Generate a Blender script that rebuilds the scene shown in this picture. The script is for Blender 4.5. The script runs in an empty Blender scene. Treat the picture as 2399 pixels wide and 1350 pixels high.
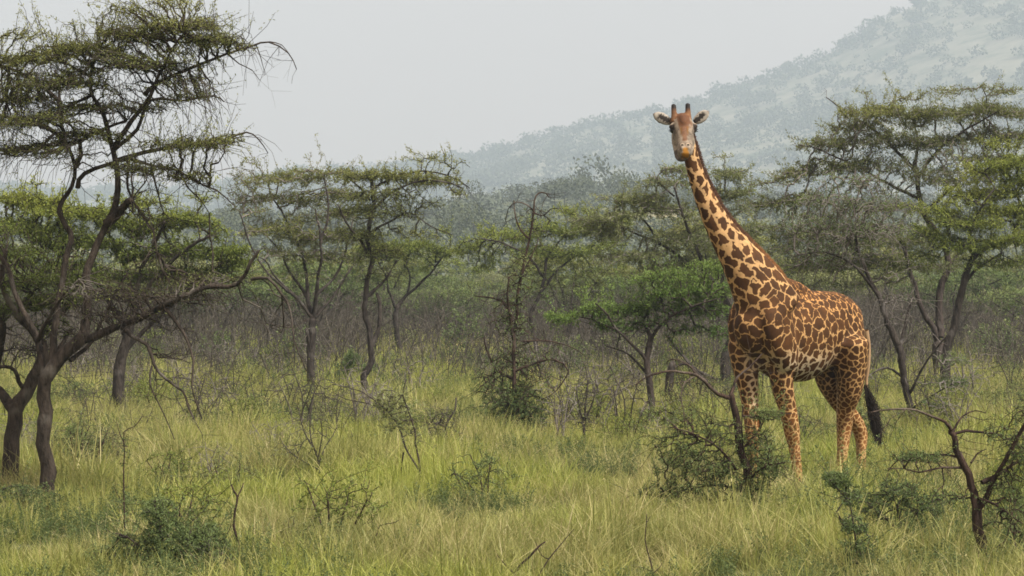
import bpy, math, random
import numpy as np
from mathutils import Vector, Matrix, noise as mnoise
from mathutils.kdtree import KDTree

scene = bpy.context.scene
col = scene.collection
R = math.radians
random.seed(7)

# ------------------------------------------------------------------ camera
CAM_H, FPX = 2.5, 7600.0
cd = bpy.data.cameras.new('camera')
cam = bpy.data.objects.new('camera', cd)
col.objects.link(cam)
cd.sensor_width = 36.0
cd.lens = 36.0 * FPX / 2399.0
cd.clip_start, cd.clip_end = 0.5, 20000.0
cam.location = (0, 0, CAM_H)
cam.rotation_euler = (R(90), 0, 0)
scene.camera = cam
scene.render.resolution_x, scene.render.resolution_y = 1024, 576

# ------------------------------------------------------------------ sky, sun, exposure
SUN_EL, SUN_AZ = R(52), R(128)           # azimuth measured clockwise from +Y: high, behind the camera's right shoulder
w = bpy.data.worlds.new('World'); scene.world = w; w.use_nodes = True
nt = w.node_tree; nt.nodes.clear()
sk = nt.nodes.new('ShaderNodeTexSky'); sk.sky_type = 'NISHITA'; sk.sun_disc = False
sk.sun_elevation, sk.sun_rotation = SUN_EL, SUN_AZ
sk.air_density, sk.dust_density, sk.ozone_density = 1.2, 6.0, 1.0
hs = nt.nodes.new('ShaderNodeHueSaturation'); hs.inputs['Saturation'].default_value = 0.35
mixc = nt.nodes.new('ShaderNodeMix'); mixc.data_type = 'RGBA'
mixc.inputs[0].default_value = 0.62                  # thin even cloud over the whole sky
mixc.inputs[7].default_value = (8.7, 6.7, 5.7, 1)
bg = nt.nodes.new('ShaderNodeBackground'); bg.inputs['Strength'].default_value = 0.070
wo = nt.nodes.new('ShaderNodeOutputWorld')
nt.links.new(sk.outputs[0], hs.inputs['Color']); nt.links.new(hs.outputs[0], mixc.inputs[6])
nt.links.new(mixc.outputs[2], bg.inputs['Color']); nt.links.new(bg.outputs[0], wo.inputs['Surface'])

sd = bpy.data.lights.new('sun', 'SUN'); sun = bpy.data.objects.new('sun', sd); col.objects.link(sun)
sd.energy, sd.angle, sd.color = 3.6, R(9), (1.0, 0.97, 0.91)
sdir = Vector((math.sin(SUN_AZ) * math.cos(SUN_EL), math.cos(SUN_AZ) * math.cos(SUN_EL), math.sin(SUN_EL)))
sun.rotation_euler = sdir.to_track_quat('Z', 'Y').to_euler()
sun.location = (0, 0, 30)

scene.view_settings.view_transform = 'Standard'
scene.view_settings.look = 'None'
scene.view_settings.exposure = 1.3
scene.view_settings.gamma = 1.0
scene.view_settings.use_curve_mapping = False
cy = scene.cycles
cy.max_bounces, cy.diffuse_bounces, cy.glossy_bounces, cy.transmission_bounces = 5, 3, 1, 3
cy.volume_bounces = 1
cy.transparent_max_bounces = 4
cy.use_denoising = True
cy.caustics_reflective = cy.caustics_refractive = False
scene.render.engine = 'CYCLES'
cy.pixel_filter_type = 'BLACKMAN_HARRIS'
cy.filter_width = 1.7

# ------------------------------------------------------------------ helpers
def P(px, py, Y):
    "the point at distance Y that the photograph shows at pixel (px, py)"
    return np.array(((px - 1199.5) / FPX * Y, Y, CAM_H - (py - 675.0) / FPX * Y))

def put(o, parent=None):
    col.objects.link(o)
    if parent is not None: o.parent = parent
    return o

def tag(o, label=None, cat=None, group=None, kind=None):
    if label: o['label'] = label
    if cat: o['category'] = cat
    if group: o['group'] = group
    if kind: o['kind'] = kind
    return o

def empty(name, loc, label=None, cat=None, group=None):
    o = bpy.data.objects.new(name, None); o.empty_display_size = 0.3
    o.location = loc; put(o)
    return tag(o, label, cat, group)

def mesh_np(name, V, F, mat, attrs=None, smooth=False, parent=None, link=True):
    "V (n,3), F (m,k) with k fixed; attrs {name: (kind, array)} per vertex"
    V = np.asarray(V, np.float32); F = np.asarray(F, np.int32)
    me = bpy.data.meshes.new(name)
    me.vertices.add(len(V)); me.vertices.foreach_set('co', V.ravel())
    k = F.shape[1]
    me.loops.add(F.size); me.loops.foreach_set('vertex_index', F.ravel())
    me.polygons.add(len(F))
    me.polygons.foreach_set('loop_start', np.arange(0, F.size, k, dtype=np.int32))
    if smooth: me.polygons.foreach_set('use_smooth', np.ones(len(F), bool))
    for an, arr in (attrs or {}).items():
        arr = np.asarray(arr, np.float32)
        if arr.ndim == 1:
            a = me.attributes.new(an, 'FLOAT', 'POINT'); a.data.foreach_set('value', arr)
        else:
            a = me.attributes.new(an, 'FLOAT_COLOR', 'POINT'); a.data.foreach_set('color', arr.ravel())
    me.update(calc_edges=True)
    if mat: me.materials.append(mat)
    o = bpy.data.objects.new(name, me)
    if link: put(o, parent)
    return o

def copy_tree(src, parent=None):
    c = src.copy(); put(c, parent)
    for ch in src.children: copy_tree(ch, c)
    return c

def unit(a): return a / np.maximum(np.linalg.norm(a, axis=-1, keepdims=True), 1e-9)

def frames(d):
    d = unit(d)
    ref = np.where(np.abs(d[:, 2:3]) > 0.9, np.array([[1., 0, 0]]), np.array([[0, 0, 1.]]))
    a = unit(np.cross(d, ref)); b = np.cross(d, a)
    return a, b

def frusta(p0, p1, r0, r1, s=4):
    "one tapered tube per edge, all in one array"
    n = len(p0)
    a, b = frames(p1 - p0)
    th = np.arange(s) * 2 * np.pi / s
    ring = a[:, None, :] * np.cos(th)[None, :, None] + b[:, None, :] * np.sin(th)[None, :, None]
    V = np.concatenate([p0[:, None] + ring * r0[:, None, None], p1[:, None] + ring * r1[:, None, None]], 1)
    base = (np.arange(n) * 2 * s)[:, None]
    i = np.arange(s); j = (i + 1) % s
    F = np.stack([base + i, base + j, base + s + j, base + s + i], -1).reshape(-1, 4)
    return V.reshape(-1, 3), F

def smooth_path(pts, rad, step):
    "Catmull-Rom through pts, resampled about every `step` metres"
    pts = np.asarray(pts, float); rad = np.asarray(rad, float)
    e = np.vstack([2 * pts[0] - pts[1], pts, 2 * pts[-1] - pts[-2]])
    out, ro = [], []
    for k in range(len(pts) - 1):
        p0, p1, p2, p3 = e[k:k + 4]
        m = max(2, int(np.linalg.norm(p2 - p1) / step))
        t = np.linspace(0, 1, m, endpoint=False)[:, None]
        out.append(.5 * (2 * p1 + (p2 - p0) * t + (2 * p0 - 5 * p1 + 4 * p2 - p3) * t ** 2 + (3 * p1 - p0 - 3 * p2 + p3) * t ** 3))
        ro.append(rad[k] + (rad[k + 1] - rad[k]) * t[:, 0])
    out.append(pts[-1:]); ro.append(rad[-1:])
    return np.vstack(out), np.concatenate(ro)

def tube(pts, rad, s=8, rng=None, rough=0.0):
    "one continuous tube along pts, closed at both ends by collapsing"
    n = len(pts)
    d = np.gradient(pts, axis=0)
    a, b = frames(d)
    for k in range(1, n):                       # keep the frames from flipping
        a[k] = a[k - 1] - d[k] * (a[k - 1] @ d[k]) / max(d[k] @ d[k], 1e-9)
        a[k] /= max(np.linalg.norm(a[k]), 1e-9)
        b[k] = np.cross(d[k] / max(np.linalg.norm(d[k]), 1e-9), a[k])
    th = np.arange(s) * 2 * np.pi / s
    rr = np.repeat(rad[:, None], s, 1)
    if rng is not None and rough > 0:
        rr = rr * (1 + rng.normal(0, rough, rr.shape))
    V = pts[:, None] + a[:, None] * (np.cos(th)[None, :, None] * rr[..., None]) + b[:, None] * (np.sin(th)[None, :, None] * rr[..., None])
    V = V.reshape(-1, 3)
    i = np.arange(s); j = (i + 1) % s
    F = [np.stack([k * s + i, k * s + j, (k + 1) * s + j, (k + 1) * s + i], -1) for k in range(n - 1)]
    V = np.vstack([V, pts[-1:] + d[-1:] / max(np.linalg.norm(d[-1]), 1e-9) * rad[-1]])
    tip = len(V) - 1
    F.append(np.stack([(n - 1) * s + i, (n - 1) * s + j, np.full(s, tip), np.full(s, tip)], -1))
    return V, np.vstack(F)

def join(parts):
    Vs, Fs, o = [], [], 0
    for V, F in parts:
        Vs.append(V); Fs.append(F + o); o += len(V)
    return np.vstack(Vs), np.vstack(Fs)

# ------------------------------------------------------------------ materials
def new_mat(name):
    m = bpy.data.materials.new(name); m.use_nodes = True
    m.node_tree.nodes.clear()
    return m, m.node_tree.nodes, m.node_tree.links

def ramp(N, stops):
    r = N.new('ShaderNodeValToRGB')
    e = r.color_ramp.elements
    while len(e) < len(stops): e.new(0.5)
    for el, (p, c) in zip(e, stops):
        el.position = p; el.color = (*c, 1)
    return r

def leaf_mat(name, stops, trans=0.42, rough=0.6):
    "colour by the leaf's own tint, a little by the plant as a whole"
    m, N, L = new_mat(name)
    at = N.new('ShaderNodeAttribute'); at.attribute_name = 'tint'
    oi = N.new('ShaderNodeObjectInfo')
    ma = N.new('ShaderNodeMath'); ma.operation = 'MULTIPLY_ADD'
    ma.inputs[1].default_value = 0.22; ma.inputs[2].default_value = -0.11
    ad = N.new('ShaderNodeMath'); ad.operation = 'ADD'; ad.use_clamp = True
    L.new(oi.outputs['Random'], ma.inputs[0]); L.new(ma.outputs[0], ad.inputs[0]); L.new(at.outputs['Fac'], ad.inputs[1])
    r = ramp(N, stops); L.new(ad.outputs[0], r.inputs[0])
    p = N.new('ShaderNodeBsdfPrincipled'); p.inputs['Roughness'].default_value = rough
    p.inputs['Specular IOR Level'].default_value = 0.25
    t = N.new('ShaderNodeBsdfTranslucent')
    mx = N.new('ShaderNodeMixShader'); mx.inputs[0].default_value = trans
    L.new(r.outputs[0], p.inputs['Base Color']); L.new(r.outputs[0], t.inputs['Color'])
    L.new(p.outputs[0], mx.inputs[1]); L.new(t.outputs[0], mx.inputs[2])
    o = N.new('ShaderNodeOutputMaterial'); L.new(mx.outputs[0], o.inputs['Surface'])
    return m

def bark_mat(name, c0, c1, c2, scale=14.0):
    m, N, L = new_mat(name)
    tc = N.new('ShaderNodeTexCoord'); mp = N.new('ShaderNodeMapping')
    mp.inputs['Scale'].default_value = (1, 1, 0.35)
    n1 = N.new('ShaderNodeTexNoise'); n1.inputs['Scale'].default_value = scale; n1.inputs['Detail'].default_value = 5; n1.inputs['Roughness'].default_value = 0.65
    n2 = N.new('ShaderNodeTexNoise'); n2.inputs['Scale'].default_value = 2.2; n2.inputs['Detail'].default_value = 3
    L.new(tc.outputs['Object'], mp.inputs[0]); L.new(mp.outputs[0], n1.inputs[0]); L.new(tc.outputs['Object'], n2.inputs[0])
    r1 = ramp(N, [(0.32, c0), (0.62, c1)]); L.new(n1.outputs[0], r1.inputs[0])
    r2 = ramp(N, [(0.55, (0, 0, 0)), (0.72, (1, 1, 1))]); L.new(n2.outputs[0], r2.inputs[0])
    mx = N.new('ShaderNodeMix'); mx.data_type = 'RGBA'
    mx.inputs[7].default_value = (*c2, 1)
    L.new(r2.outputs[0], mx.inputs[0]); L.new(r1.outputs[0], mx.inputs[6])
    p = N.new('ShaderNodeBsdfPrincipled'); p.inputs['Roughness'].default_value = 0.9; p.inputs['Specular IOR Level'].default_value = 0.070
    b = N.new('ShaderNodeBump'); b.inputs['Strength'].default_value = 1.0; b.inputs['Distance'].default_value = 0.05
    L.new(n1.outputs[0], b.inputs['Height']); L.new(b.outputs[0], p.inputs['Normal'])
    L.new(mx.outputs[2], p.inputs['Base Color'])
    o = N.new('ShaderNodeOutputMaterial'); L.new(p.outputs[0], o.inputs['Surface'])
    return m

M = {}
M['bark_red'] = bark_mat('bark_red', (0.013, 0.011, 0.009), (0.062, 0.048, 0.037), (0.14, 0.125, 0.105))
M['bark_grey'] = bark_mat('bark_grey', (0.012, 0.010, 0.009), (0.056, 0.046, 0.038), (0.125, 0.112, 0.10))
M['bark_dark'] = bark_mat('bark_dark', (0.018, 0.015, 0.013), (0.065, 0.050, 0.042), (0.10, 0.085, 0.075))
M['bark_sapling'] = bark_mat('bark_sapling', (0.014, 0.011, 0.009), (0.060, 0.038, 0.028), (0.12, 0.095, 0.075))
M['dead_wood'] = bark_mat('dead_wood', (0.075, 0.062, 0.055), (0.20, 0.175, 0.155), (0.30, 0.27, 0.24))
M['dry_stem'] = bark_mat('dry_stem', (0.026, 0.022, 0.018), (0.088, 0.076, 0.060), (0.19, 0.165, 0.13))
M['leaf_olive'] = leaf_mat('leaf_olive', [(0, (0.066, 0.080, 0.024)), (.5, (0.152, 0.170, 0.045)), (1, (0.31, 0.305, 0.090))])
M['leaf_green'] = leaf_mat('leaf_green', [(0, (0.060, 0.079, 0.020)), (.5, (0.137, 0.177, 0.033)), (1, (0.299, 0.320, 0.061))])
M['leaf_bright'] = leaf_mat('leaf_bright', [(0, (0.052, 0.090, 0.022)), (.5, (0.105, 0.170, 0.036)), (1, (0.20, 0.27, 0.060))])
M['leaf_grey'] = leaf_mat('leaf_grey', [(0, (0.088, 0.105, 0.044)), (.5, (0.176, 0.198, 0.073)), (1, (0.312, 0.320, 0.132))])
M['leaf_deep'] = leaf_mat('leaf_deep', [(0, (0.058, 0.083, 0.030)), (.5, (0.114, 0.159, 0.052)), (1, (0.216, 0.253, 0.080))])
M['leaf_far'] = leaf_mat('leaf_far', [(0, (0.030, 0.040, 0.020)), (.5, (0.055, 0.070, 0.030)), (1, (0.11, 0.12, 0.05))], trans=.2)
M['ridge_leaf'] = leaf_mat('ridge_leaf', [(0, (0.046, 0.060, 0.044)), (.5, (0.072, 0.090, 0.060)), (1, (0.110, 0.128, 0.085))], trans=.2)
# ------------------------------------------------------------------ ground, ridge and hill
def noise_arr(X, Y, s, seed=0.0):
    return np.array([mnoise.noise((float(x) * s + seed, float(y) * s, seed)) for x, y in zip(X.ravel(), Y.ravel())]).reshape(X.shape)

def land_mat(name, build):
    m, N, L = new_mat(name)
    ge = N.new('ShaderNodeNewGeometry')
    c = build(N, L, ge.outputs['Position'])
    p = N.new('ShaderNodeBsdfPrincipled'); p.inputs['Roughness'].default_value = 0.95; p.inputs['Specular IOR Level'].default_value = 0.1
    L.new(c, p.inputs['Base Color'])
    o = N.new('ShaderNodeOutputMaterial'); L.new(p.outputs[0], o.inputs['Surface'])
    return m

def tex_noise(N, L, pos, scale, detail=4, rough=.6):
    n = N.new('ShaderNodeTexNoise'); n.inputs['Scale'].default_value = scale
    n.inputs['Detail'].default_value = detail; n.inputs['Roughness'].default_value = rough
    L.new(pos, n.inputs[0]); return n.outputs[0]

def mixcol(N, L, fac, a, b):
    mx = N.new('ShaderNodeMix'); mx.data_type = 'RGBA'
    L.new(fac, mx.inputs[0])
    for k, v in ((6, a), (7, b)):
        if isinstance(v, tuple): mx.inputs[k].default_value = (*v, 1)
        else: L.new(v, mx.inputs[k])
    return mx.outputs[2]

def b_ground(N, L, pos):
    r = ramp(N, [(.3, (0.055, 0.060, 0.026)), (.5, (0.10, 0.105, 0.042)), (.7, (0.15, 0.125, 0.07))])
    L.new(tex_noise(N, L, pos, 1.3, 6), r.inputs[0])
    return r.outputs[0]

def b_ridge(N, L, pos):
    r = ramp(N, [(.38, (0.055, 0.066, 0.030)), (.55, (0.085, 0.095, 0.042)), (.68, (0.22, 0.19, 0.105)), (.74, (0.30, 0.24, 0.15))])
    L.new(tex_noise(N, L, pos, .024, 6, .65), r.inputs[0])
    return r.outputs[0]

def b_hill(N, L, pos):
    r = ramp(N, [(.42, (0.055, 0.07, 0.04)), (.50, (0.15, 0.15, 0.105)), (.64, (0.235, 0.22, 0.165))])
    L.new(tex_noise(N, L, pos, .02, 10, .8), r.inputs[0])
    return r.outputs[0]

M['ground'] = land_mat('ground', b_ground)
M['ridge'] = land_mat('ridge', b_ridge)
M['hill'] = land_mat('hill', b_hill)

def ground_z(x, y):
    return 0.05 * math.sin(x * .31 + 1.0) * math.sin(y * .23) if y < 240 else 0.0

def sheet(name, xs, ys, zf, mat):
    X, Yg = np.meshgrid(xs, ys)
    Z = zf(X, Yg)
    V = np.stack([X, Yg, Z], -1).reshape(-1, 3)
    nx, ny = len(xs), len(ys)
    i, j = np.meshgrid(np.arange(nx - 1), np.arange(ny - 1))
    b = (j * nx + i).ravel()
    F = np.stack([b, b + 1, b + nx + 1, b + nx], -1)
    o = mesh_np(name, V, F, mat, smooth=True)
    return tag(o, kind='structure')

xs = np.concatenate([np.linspace(-3200, -60, 24), np.linspace(-50, 50, 81), np.linspace(60, 3200, 24)])
ys = np.concatenate([np.linspace(-900, 10, 8), np.linspace(14, 200, 100), np.linspace(215, 4500, 26)])
ground = sheet('ground', xs, ys, lambda X, Y: np.where(Y < 240, .05 * np.sin(X * .31 + 1) * np.sin(Y * .23), 0.), M['ground'])

# the nearer wooded ridge, crest about 520 m away
RK = 1.6
RYC = 520.0 * RK
_rx = np.array([-1200, 0, 400, 700, 900, 1050, 1200, 1350, 1480, 1600, 1750, 2000, 2400, 3400])
_ry = np.array([566, 545, 532, 532, 522, 506, 486, 472, 474, 488, 496, 504, 512, 548])
RIDGE_X = (_rx - 1199.5) / FPX * RYC; RIDGE_Z = CAM_H - (_ry - 675) / FPX * RYC
def sstep(t): t = np.clip(t, 0, 1); return t * t * (3 - 2 * t)
def ridge_z(X, Y, nz=None):
    c = np.interp(X, RIDGE_X, RIDGE_Z)
    t = (Y - 230) / (RYC - 230)
    up = sstep(t) * .6 + np.clip(t, 0, 1) * .4
    back = 1 - .75 * sstep((Y - RYC) / (300 * RK))
    return c * up * back - .25
xs = np.linspace(-420, 420, 141) * RK; ys = np.linspace(222, 830 * RK, 110)
def rz(X, Y): return ridge_z(X, Y) + noise_arr(X, Y, .014, 3.1) * 3.2 * sstep((Y - 240) / 200)
ridge = sheet('ridge', xs, ys, rz, M['ridge'])

# the long hill behind, crest about 1700 m away
HK = 1.9
HYC = 1700.0 * HK
_hx = np.array([-2600, -1000, 0, 300, 520, 620, 720, 850, 940, 1100, 1250, 1380, 1500, 1600, 1700, 1850, 1950, 2000, 2060, 2130, 2250, 2400, 2700, 3100, 4200, 5600])
_hy = np.array([470, 440, 446, 446, 440, 420, 398, 396, 378, 358, 315, 286, 262, 243, 207, 157, 116, 84, 48, 16, -30, -80, -150, -190, -160, 100])
HILL_X = (_hx - 1199.5) / FPX * HYC; HILL_Z = CAM_H - (_hy - 675) / FPX * HYC
def hill_z(X, Y):
    c = np.interp(X, HILL_X, HILL_Z)
    t = (Y - 850 * HK) / (HYC - 850 * HK)
    up = np.clip(t, 0, 1) ** 1.15
    back = 1 - .6 * sstep((Y - HYC) / (500 * HK))
    return c * up * back - .3
xs = np.linspace(-880, 1010, 190) * HK; ys = np.linspace(845, 2300, 120) * HK
def hz(X, Y): return hill_z(X, Y) + (noise_arr(X, Y, .006 / HK, 8.7) * 6 + noise_arr(X, Y, .02 / HK, 1.7) * 2) * HK * sstep((Y - 900 * HK) / (300 * HK))
hill = sheet('hill', xs, ys, hz, M['hill'])

# ------------------------------------------------------------------ the air: pale haze over the whole plain
hb = [(-3400, -1000), (3400, 4560)]
x0, y0 = hb[0]; x1, y1 = hb[1]; z0, z1 = -1.3, 450.0
V = [(x0, y0, z0), (x1, y0, z0), (x1, y1, z0), (x0, y1, z0), (x0, y0, z1), (x1, y0, z1), (x1, y1, z1), (x0, y1, z1)]
F = [(3, 2, 1, 0), (4, 5, 6, 7), (0, 1, 5, 4), (1, 2, 6, 5), (2, 3, 7, 6), (3, 0, 4, 7)]
hm, N, L = new_mat('haze')
pv = N.new('ShaderNodeVolumePrincipled'); pv.inputs['Color'].default_value = (0.466, 0.552, 0.634, 1)
pv.inputs['Density'].default_value = 0.00040; pv.inputs['Anisotropy'].default_value = 0.0
o = N.new('ShaderNodeOutputMaterial'); L.new(pv.outputs[0], o.inputs['Volume'])
haze = mesh_np('haze', V, F, hm); tag(haze, kind='stuff')
haze.visible_shadow = True
# ------------------------------------------------------------------ plant builder
def grow(nodes, attr, bf=0.35, maxlen=9.0):
    """attach the attractor points one by one to the cheapest node (wire length + bf * path back to the root);
    returns edges (parent index, child index) into the joint array"""
    n0, n1 = len(nodes), len(attr)
    P_ = np.vstack([nodes, attr])
    path = np.zeros(n0 + n1)
    D0 = np.linalg.norm(attr[:, None] - nodes[None], axis=2)
    best = D0.min(1); par = D0.argmin(1)
    alive = np.ones(n1, bool); edges = []
    cost = best.copy()
    for _ in range(n1):
        k = int(np.argmin(np.where(alive, cost, 1e9)))
        g = n0 + k; p = int(par[k]); alive[k] = False
        path[g] = path[p] + np.linalg.norm(P_[g] - P_[p])
        edges.append((p, g))
        d = np.linalg.norm(attr - attr[k], axis=1)
        c = d + bf * path[g]
        m = alive & (c < cost)
        cost[m] = c[m]; par[m] = g
    return P_, np.array(edges, int).reshape(-1, 2)

def leaf_quads(C, D, ln, wd, rng, flat=0.0):
    "small pointed leaf-shaped quads at C, long axis about D"
    n = len(C)
    a = unit(D)
    r = rng.normal(size=(n, 3)); r[:, 2] *= (1 - flat)
    b = unit(np.cross(a, np.cross(r, a)) + 1e-6)
    L_ = ln * rng.uniform(.65, 1.35, n)[:, None]; W_ = wd * rng.uniform(.7, 1.3, n)[:, None]
    V = np.stack([C, C + a * L_ * .5 + b * W_ * .5, C + a * L_, C + a * L_ * .5 - b * W_ * .5], 1).reshape(-1, 3)
    F = np.arange(4 * n).reshape(-1, 4)
    return V, F

BASES = []
def plant(name, label, cat, base, limbs, clumps, bark, leafm, leaf=(.045, .02), per=9, seed=1,
          tip=.004, droop=0.0, trunk_limbs=1, group=None, bf=.35, sag=.05, rough=.05, twigmat=None, density=1.0, link_names=('trunk', 'limb', 'twigs', 'crown'), flat=.3, cap=.02, twiglets=0.0, spikes=.22, spike_len=.30, tier=0.0):
    """limbs: list of (points Nx3 world, r0, r1); clumps: list of dict(c, r, n, leaf, tint).
    The first trunk_limbs limbs make the trunk, every other limb is a part, twigs and crown are one part each."""
    rng = np.random.default_rng(seed)
    base = np.asarray(base, float)
    root = empty(name, base.tolist(), label, cat, group)
    nodes, nrad = [], []
    groups = []
    for pts, r0, r1 in limbs:
        pts = np.asarray(pts, float)
        rad = r0 + (r1 - r0) * np.linspace(0, 1, len(pts)) ** .75
        sp, sr = smooth_path(pts, rad, max(.10, r0 * 1.2))
        k = len(sp)
        wob = rng.normal(0, 1, (k, 3)); wob = (wob + np.roll(wob, 1, 0) + np.roll(wob, -1, 0)) / 3
        wob[0] = 0
        slow = np.interp(np.arange(k), np.arange(0, k + 6, 6), rng.normal(0, 1, (k + 11) // 6)) if k > 8 else np.zeros(k)
        slow[0] = 0
        sp = sp + (slow * np.minimum(sr * .55, .03))[:, None] * np.array((1, .6, .8))
        sp = sp + wob * np.minimum(sr, .05)[:, None] * .55
        if len(groups) == 0:                                   # root flare
            sr = sr * (1 + .22 * np.exp(-np.arange(k) / max(2.0, k * .08)))
        groups.append(tube(sp, sr, 9 if r0 > .05 else (7 if r0 > .025 else 5), rng, rough))
        keep = np.arange(0, k, 2)
        st = int(k * .12)
        nodes.append(sp[st:]); nrad.append(sr[st:])
    tv, tf = join(groups[:trunk_limbs])
    mesh_np(link_names[0], tv - base, tf, bark, smooth=True, parent=root)
    for (V, F) in groups[trunk_limbs:]:
        mesh_np(link_names[1], V - base, F, bark, smooth=True, parent=root)
    # short bare twiglets along the limbs
    if twiglets > 0:
        lim = [np.arange(len(q)) for q in nodes]
        S, D_, R_ = [], [], []
        for q, rr in zip(nodes, nrad):
            m = int(twiglets * len(q) * .5); 
            if m == 0: continue
            i = rng.integers(int(len(q) * .25), len(q), m)
            S.append(q[i]); R_.append(rr[i]); D_.append(rng.normal(size=(m, 3)))
        S, D_, R_ = np.vstack(S), unit(np.vstack(D_)), np.concatenate(R_)
        D_[:, 2] = np.where(rng.uniform(size=len(D_)) < .5, -np.abs(D_[:, 2]) * .8, D_[:, 2])
        ok = S[:, 2] > .9; S, D_, R_ = S[ok], D_[ok], R_[ok]
        l_ = rng.uniform(.12, .5, (len(S), 1)); t0 = np.minimum(R_ * .5, tip * 1.3)
        q1 = S + D_ * l_ * .5; q2 = q1 + (D_ + rng.normal(0, .35, D_.shape)) * l_ * .5
        q3 = q1 + (D_ + rng.normal(0, .8, D_.shape)) * l_ * .35
        V, F = join([frusta(S, q1, t0, t0 * .8, 3), frusta(q1, q2, t0 * .8, t0 * .4, 3), frusta(q1, q3, t0 * .6, t0 * .4, 3)])
        tag(mesh_np('twiglets', V - base, F, twigmat or bark, parent=root), kind='stuff')
    if len(clumps) == 0: return root
    nodes = np.vstack(nodes)
    A, lf, tn, cz = [], [], [], []
    for c in clumps:
        n = int(c['n'])
        u = rng.normal(size=(n, 3)); u = unit(u) * (rng.uniform(0, 1, n) ** (1 / 2.4))[:, None]
        # uneven edge: push points by a slow noise
        rr = np.array(c['r'])
        q = np.asarray(c['c']) + u * rr
        if tier > 0:                                            # acacia foliage lies in thin level layers
            ph = np.array([mnoise.noise((a * .9, b * .9, seed * 1.7)) for a, b in q[:, :2]]) * .9
            zt = (q[:, 2] - c['c'][2]) / tier
            q[:, 2] = c['c'][2] + (np.round(zt + ph) - ph * .55 + rng.normal(0, .13, n)) * tier
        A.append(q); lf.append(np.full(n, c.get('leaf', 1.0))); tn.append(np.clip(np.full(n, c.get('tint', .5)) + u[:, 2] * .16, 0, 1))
    A = np.vstack(A); lf = np.concatenate(lf); tn = np.concatenate(tn)
    ok = A[:, 2] > .05
    A, lf, tn = A[ok], lf[ok], tn[ok]
    J, E = grow(nodes, A, bf)
    n0 = len(nodes)
    # pipe-model radii from the tips inward
    area = np.zeros(len(J)); cnt = np.zeros(len(J), int)
    for p, g in E: cnt[p] += 1
    area[n0:][cnt[n0:] == 0] = tip ** 2.2
    for p, g in E[::-1]:
        if area[g] == 0: area[g] = tip ** 2.2
        area[p] += area[g]
    rad = np.minimum(area ** (1 / 2.2), cap)
    rad = np.maximum(rad, tip)
    p0, p1 = J[E[:, 0]], J[E[:, 1]]
    r1 = np.minimum(rad[E[:, 1]], .06)
    r0 = np.minimum(np.minimum(rad[E[:, 0]], rad[E[:, 1]] * 1.25), .065)
    Lg = np.linalg.norm(p1 - p0, axis=1)
    # two bends per edge: sag, kink
    k1 = p0 + (p1 - p0) * .35 + rng.normal(0, .07, p0.shape) * np.minimum(Lg, .5)[:, None]
    k2 = p0 + (p1 - p0) * .7 + rng.normal(0, .06, p0.shape) * np.minimum(Lg, .5)[:, None]
    k1[:, 2] += np.minimum(Lg, .7) * sag; k2[:, 2] += np.minimum(Lg, .7) * sag * .9
    ra, rb = r0 + (r1 - r0) * .35, r0 + (r1 - r0) * .7
    parts = [frusta(p0, k1, r0, ra, 4), frusta(k1, k2, ra, rb, 4), frusta(k2, p1, rb, r1, 4)]
    isT = cnt[E[:, 1]] == 0
    tdir = unit(p1 - k2)
    if droop > 0:                                               # thin whips hanging past the crown's ends
        s = isT & (rng.uniform(size=len(E)) < droop)
        q0 = p1[s]; m = len(q0)
        d = tdir[s] * rng.uniform(.12, .30, (m, 1)); d[:, 2] *= .4
        q1 = q0 + d; q2 = q1 + d * .8 + np.array([0, 0, -1]) * rng.uniform(.06, .2, (m, 1))
        q3 = q2 + d * .35 + np.array([0, 0, -1]) * rng.uniform(.1, .25, (m, 1))
        tr = np.full(m, tip)
        parts += [frusta(q0, q1, tr, tr * .8, 3), frusta(q1, q2, tr * .8, tr * .65, 3), frusta(q2, q3, tr * .65, tr * .4, 3)]
        # 3-sided tubes come out as quads too, so they join with the rest
    spk = []
    if spikes > 0:                                              # straight leafy shoots that break the crown's outline
        s = isT & (rng.uniform(size=len(E)) < spikes)
        q0 = p1[s]; m = len(q0)
        d = unit(tdir[s] * .7 + rng.normal(0, .45, (m, 3)) + np.array((0, 0, .35)))
        l_ = rng.uniform(.5, 1.6, (m, 1)) * spike_len
        q1 = q0 + d * l_ * .55; q2 = q1 + unit(d + rng.normal(0, .25, (m, 3))) * l_ * .45
        tr = np.full(m, tip)
        parts += [frusta(q0, q1, tr, tr * .75, 3), frusta(q1, q2, tr * .75, tr * .4, 3)]
        lws = lf[E[s, 1] - n0]; tns = tn[E[s, 1] - n0]
        kk_ = rng.poisson(per * 1.1 * density * np.clip(lws, 0, 1.2) * l_[:, 0] / .22)
        ii = np.repeat(np.arange(m), kk_); t_ = np.round(rng.uniform(.0, 1, len(ii)) * 7)[:, None] / 7
        spk = [q0[ii] + (q2[ii] - q0[ii]) * t_ + rng.normal(0, leaf[0] * .35, (len(ii), 3)), d[ii], np.clip(tns[ii] + .06, 0, 1)]
    V, F = join(parts)
    tag(mesh_np(link_names[2], V - base, F, twigmat or bark, smooth=True, parent=root), kind='stuff')
    # leaves along the thin edges
    thin = r1 < max(.022, tip * 4)
    lw = lf[E[:, 1] - n0]
    mu = 1.55 * per * density * lw * np.where(thin, 1, .15) * np.clip(Lg / .25, .4, 2.2)
    kk = rng.poisson(mu)
    idx = np.repeat(np.arange(len(E)), kk)
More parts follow.
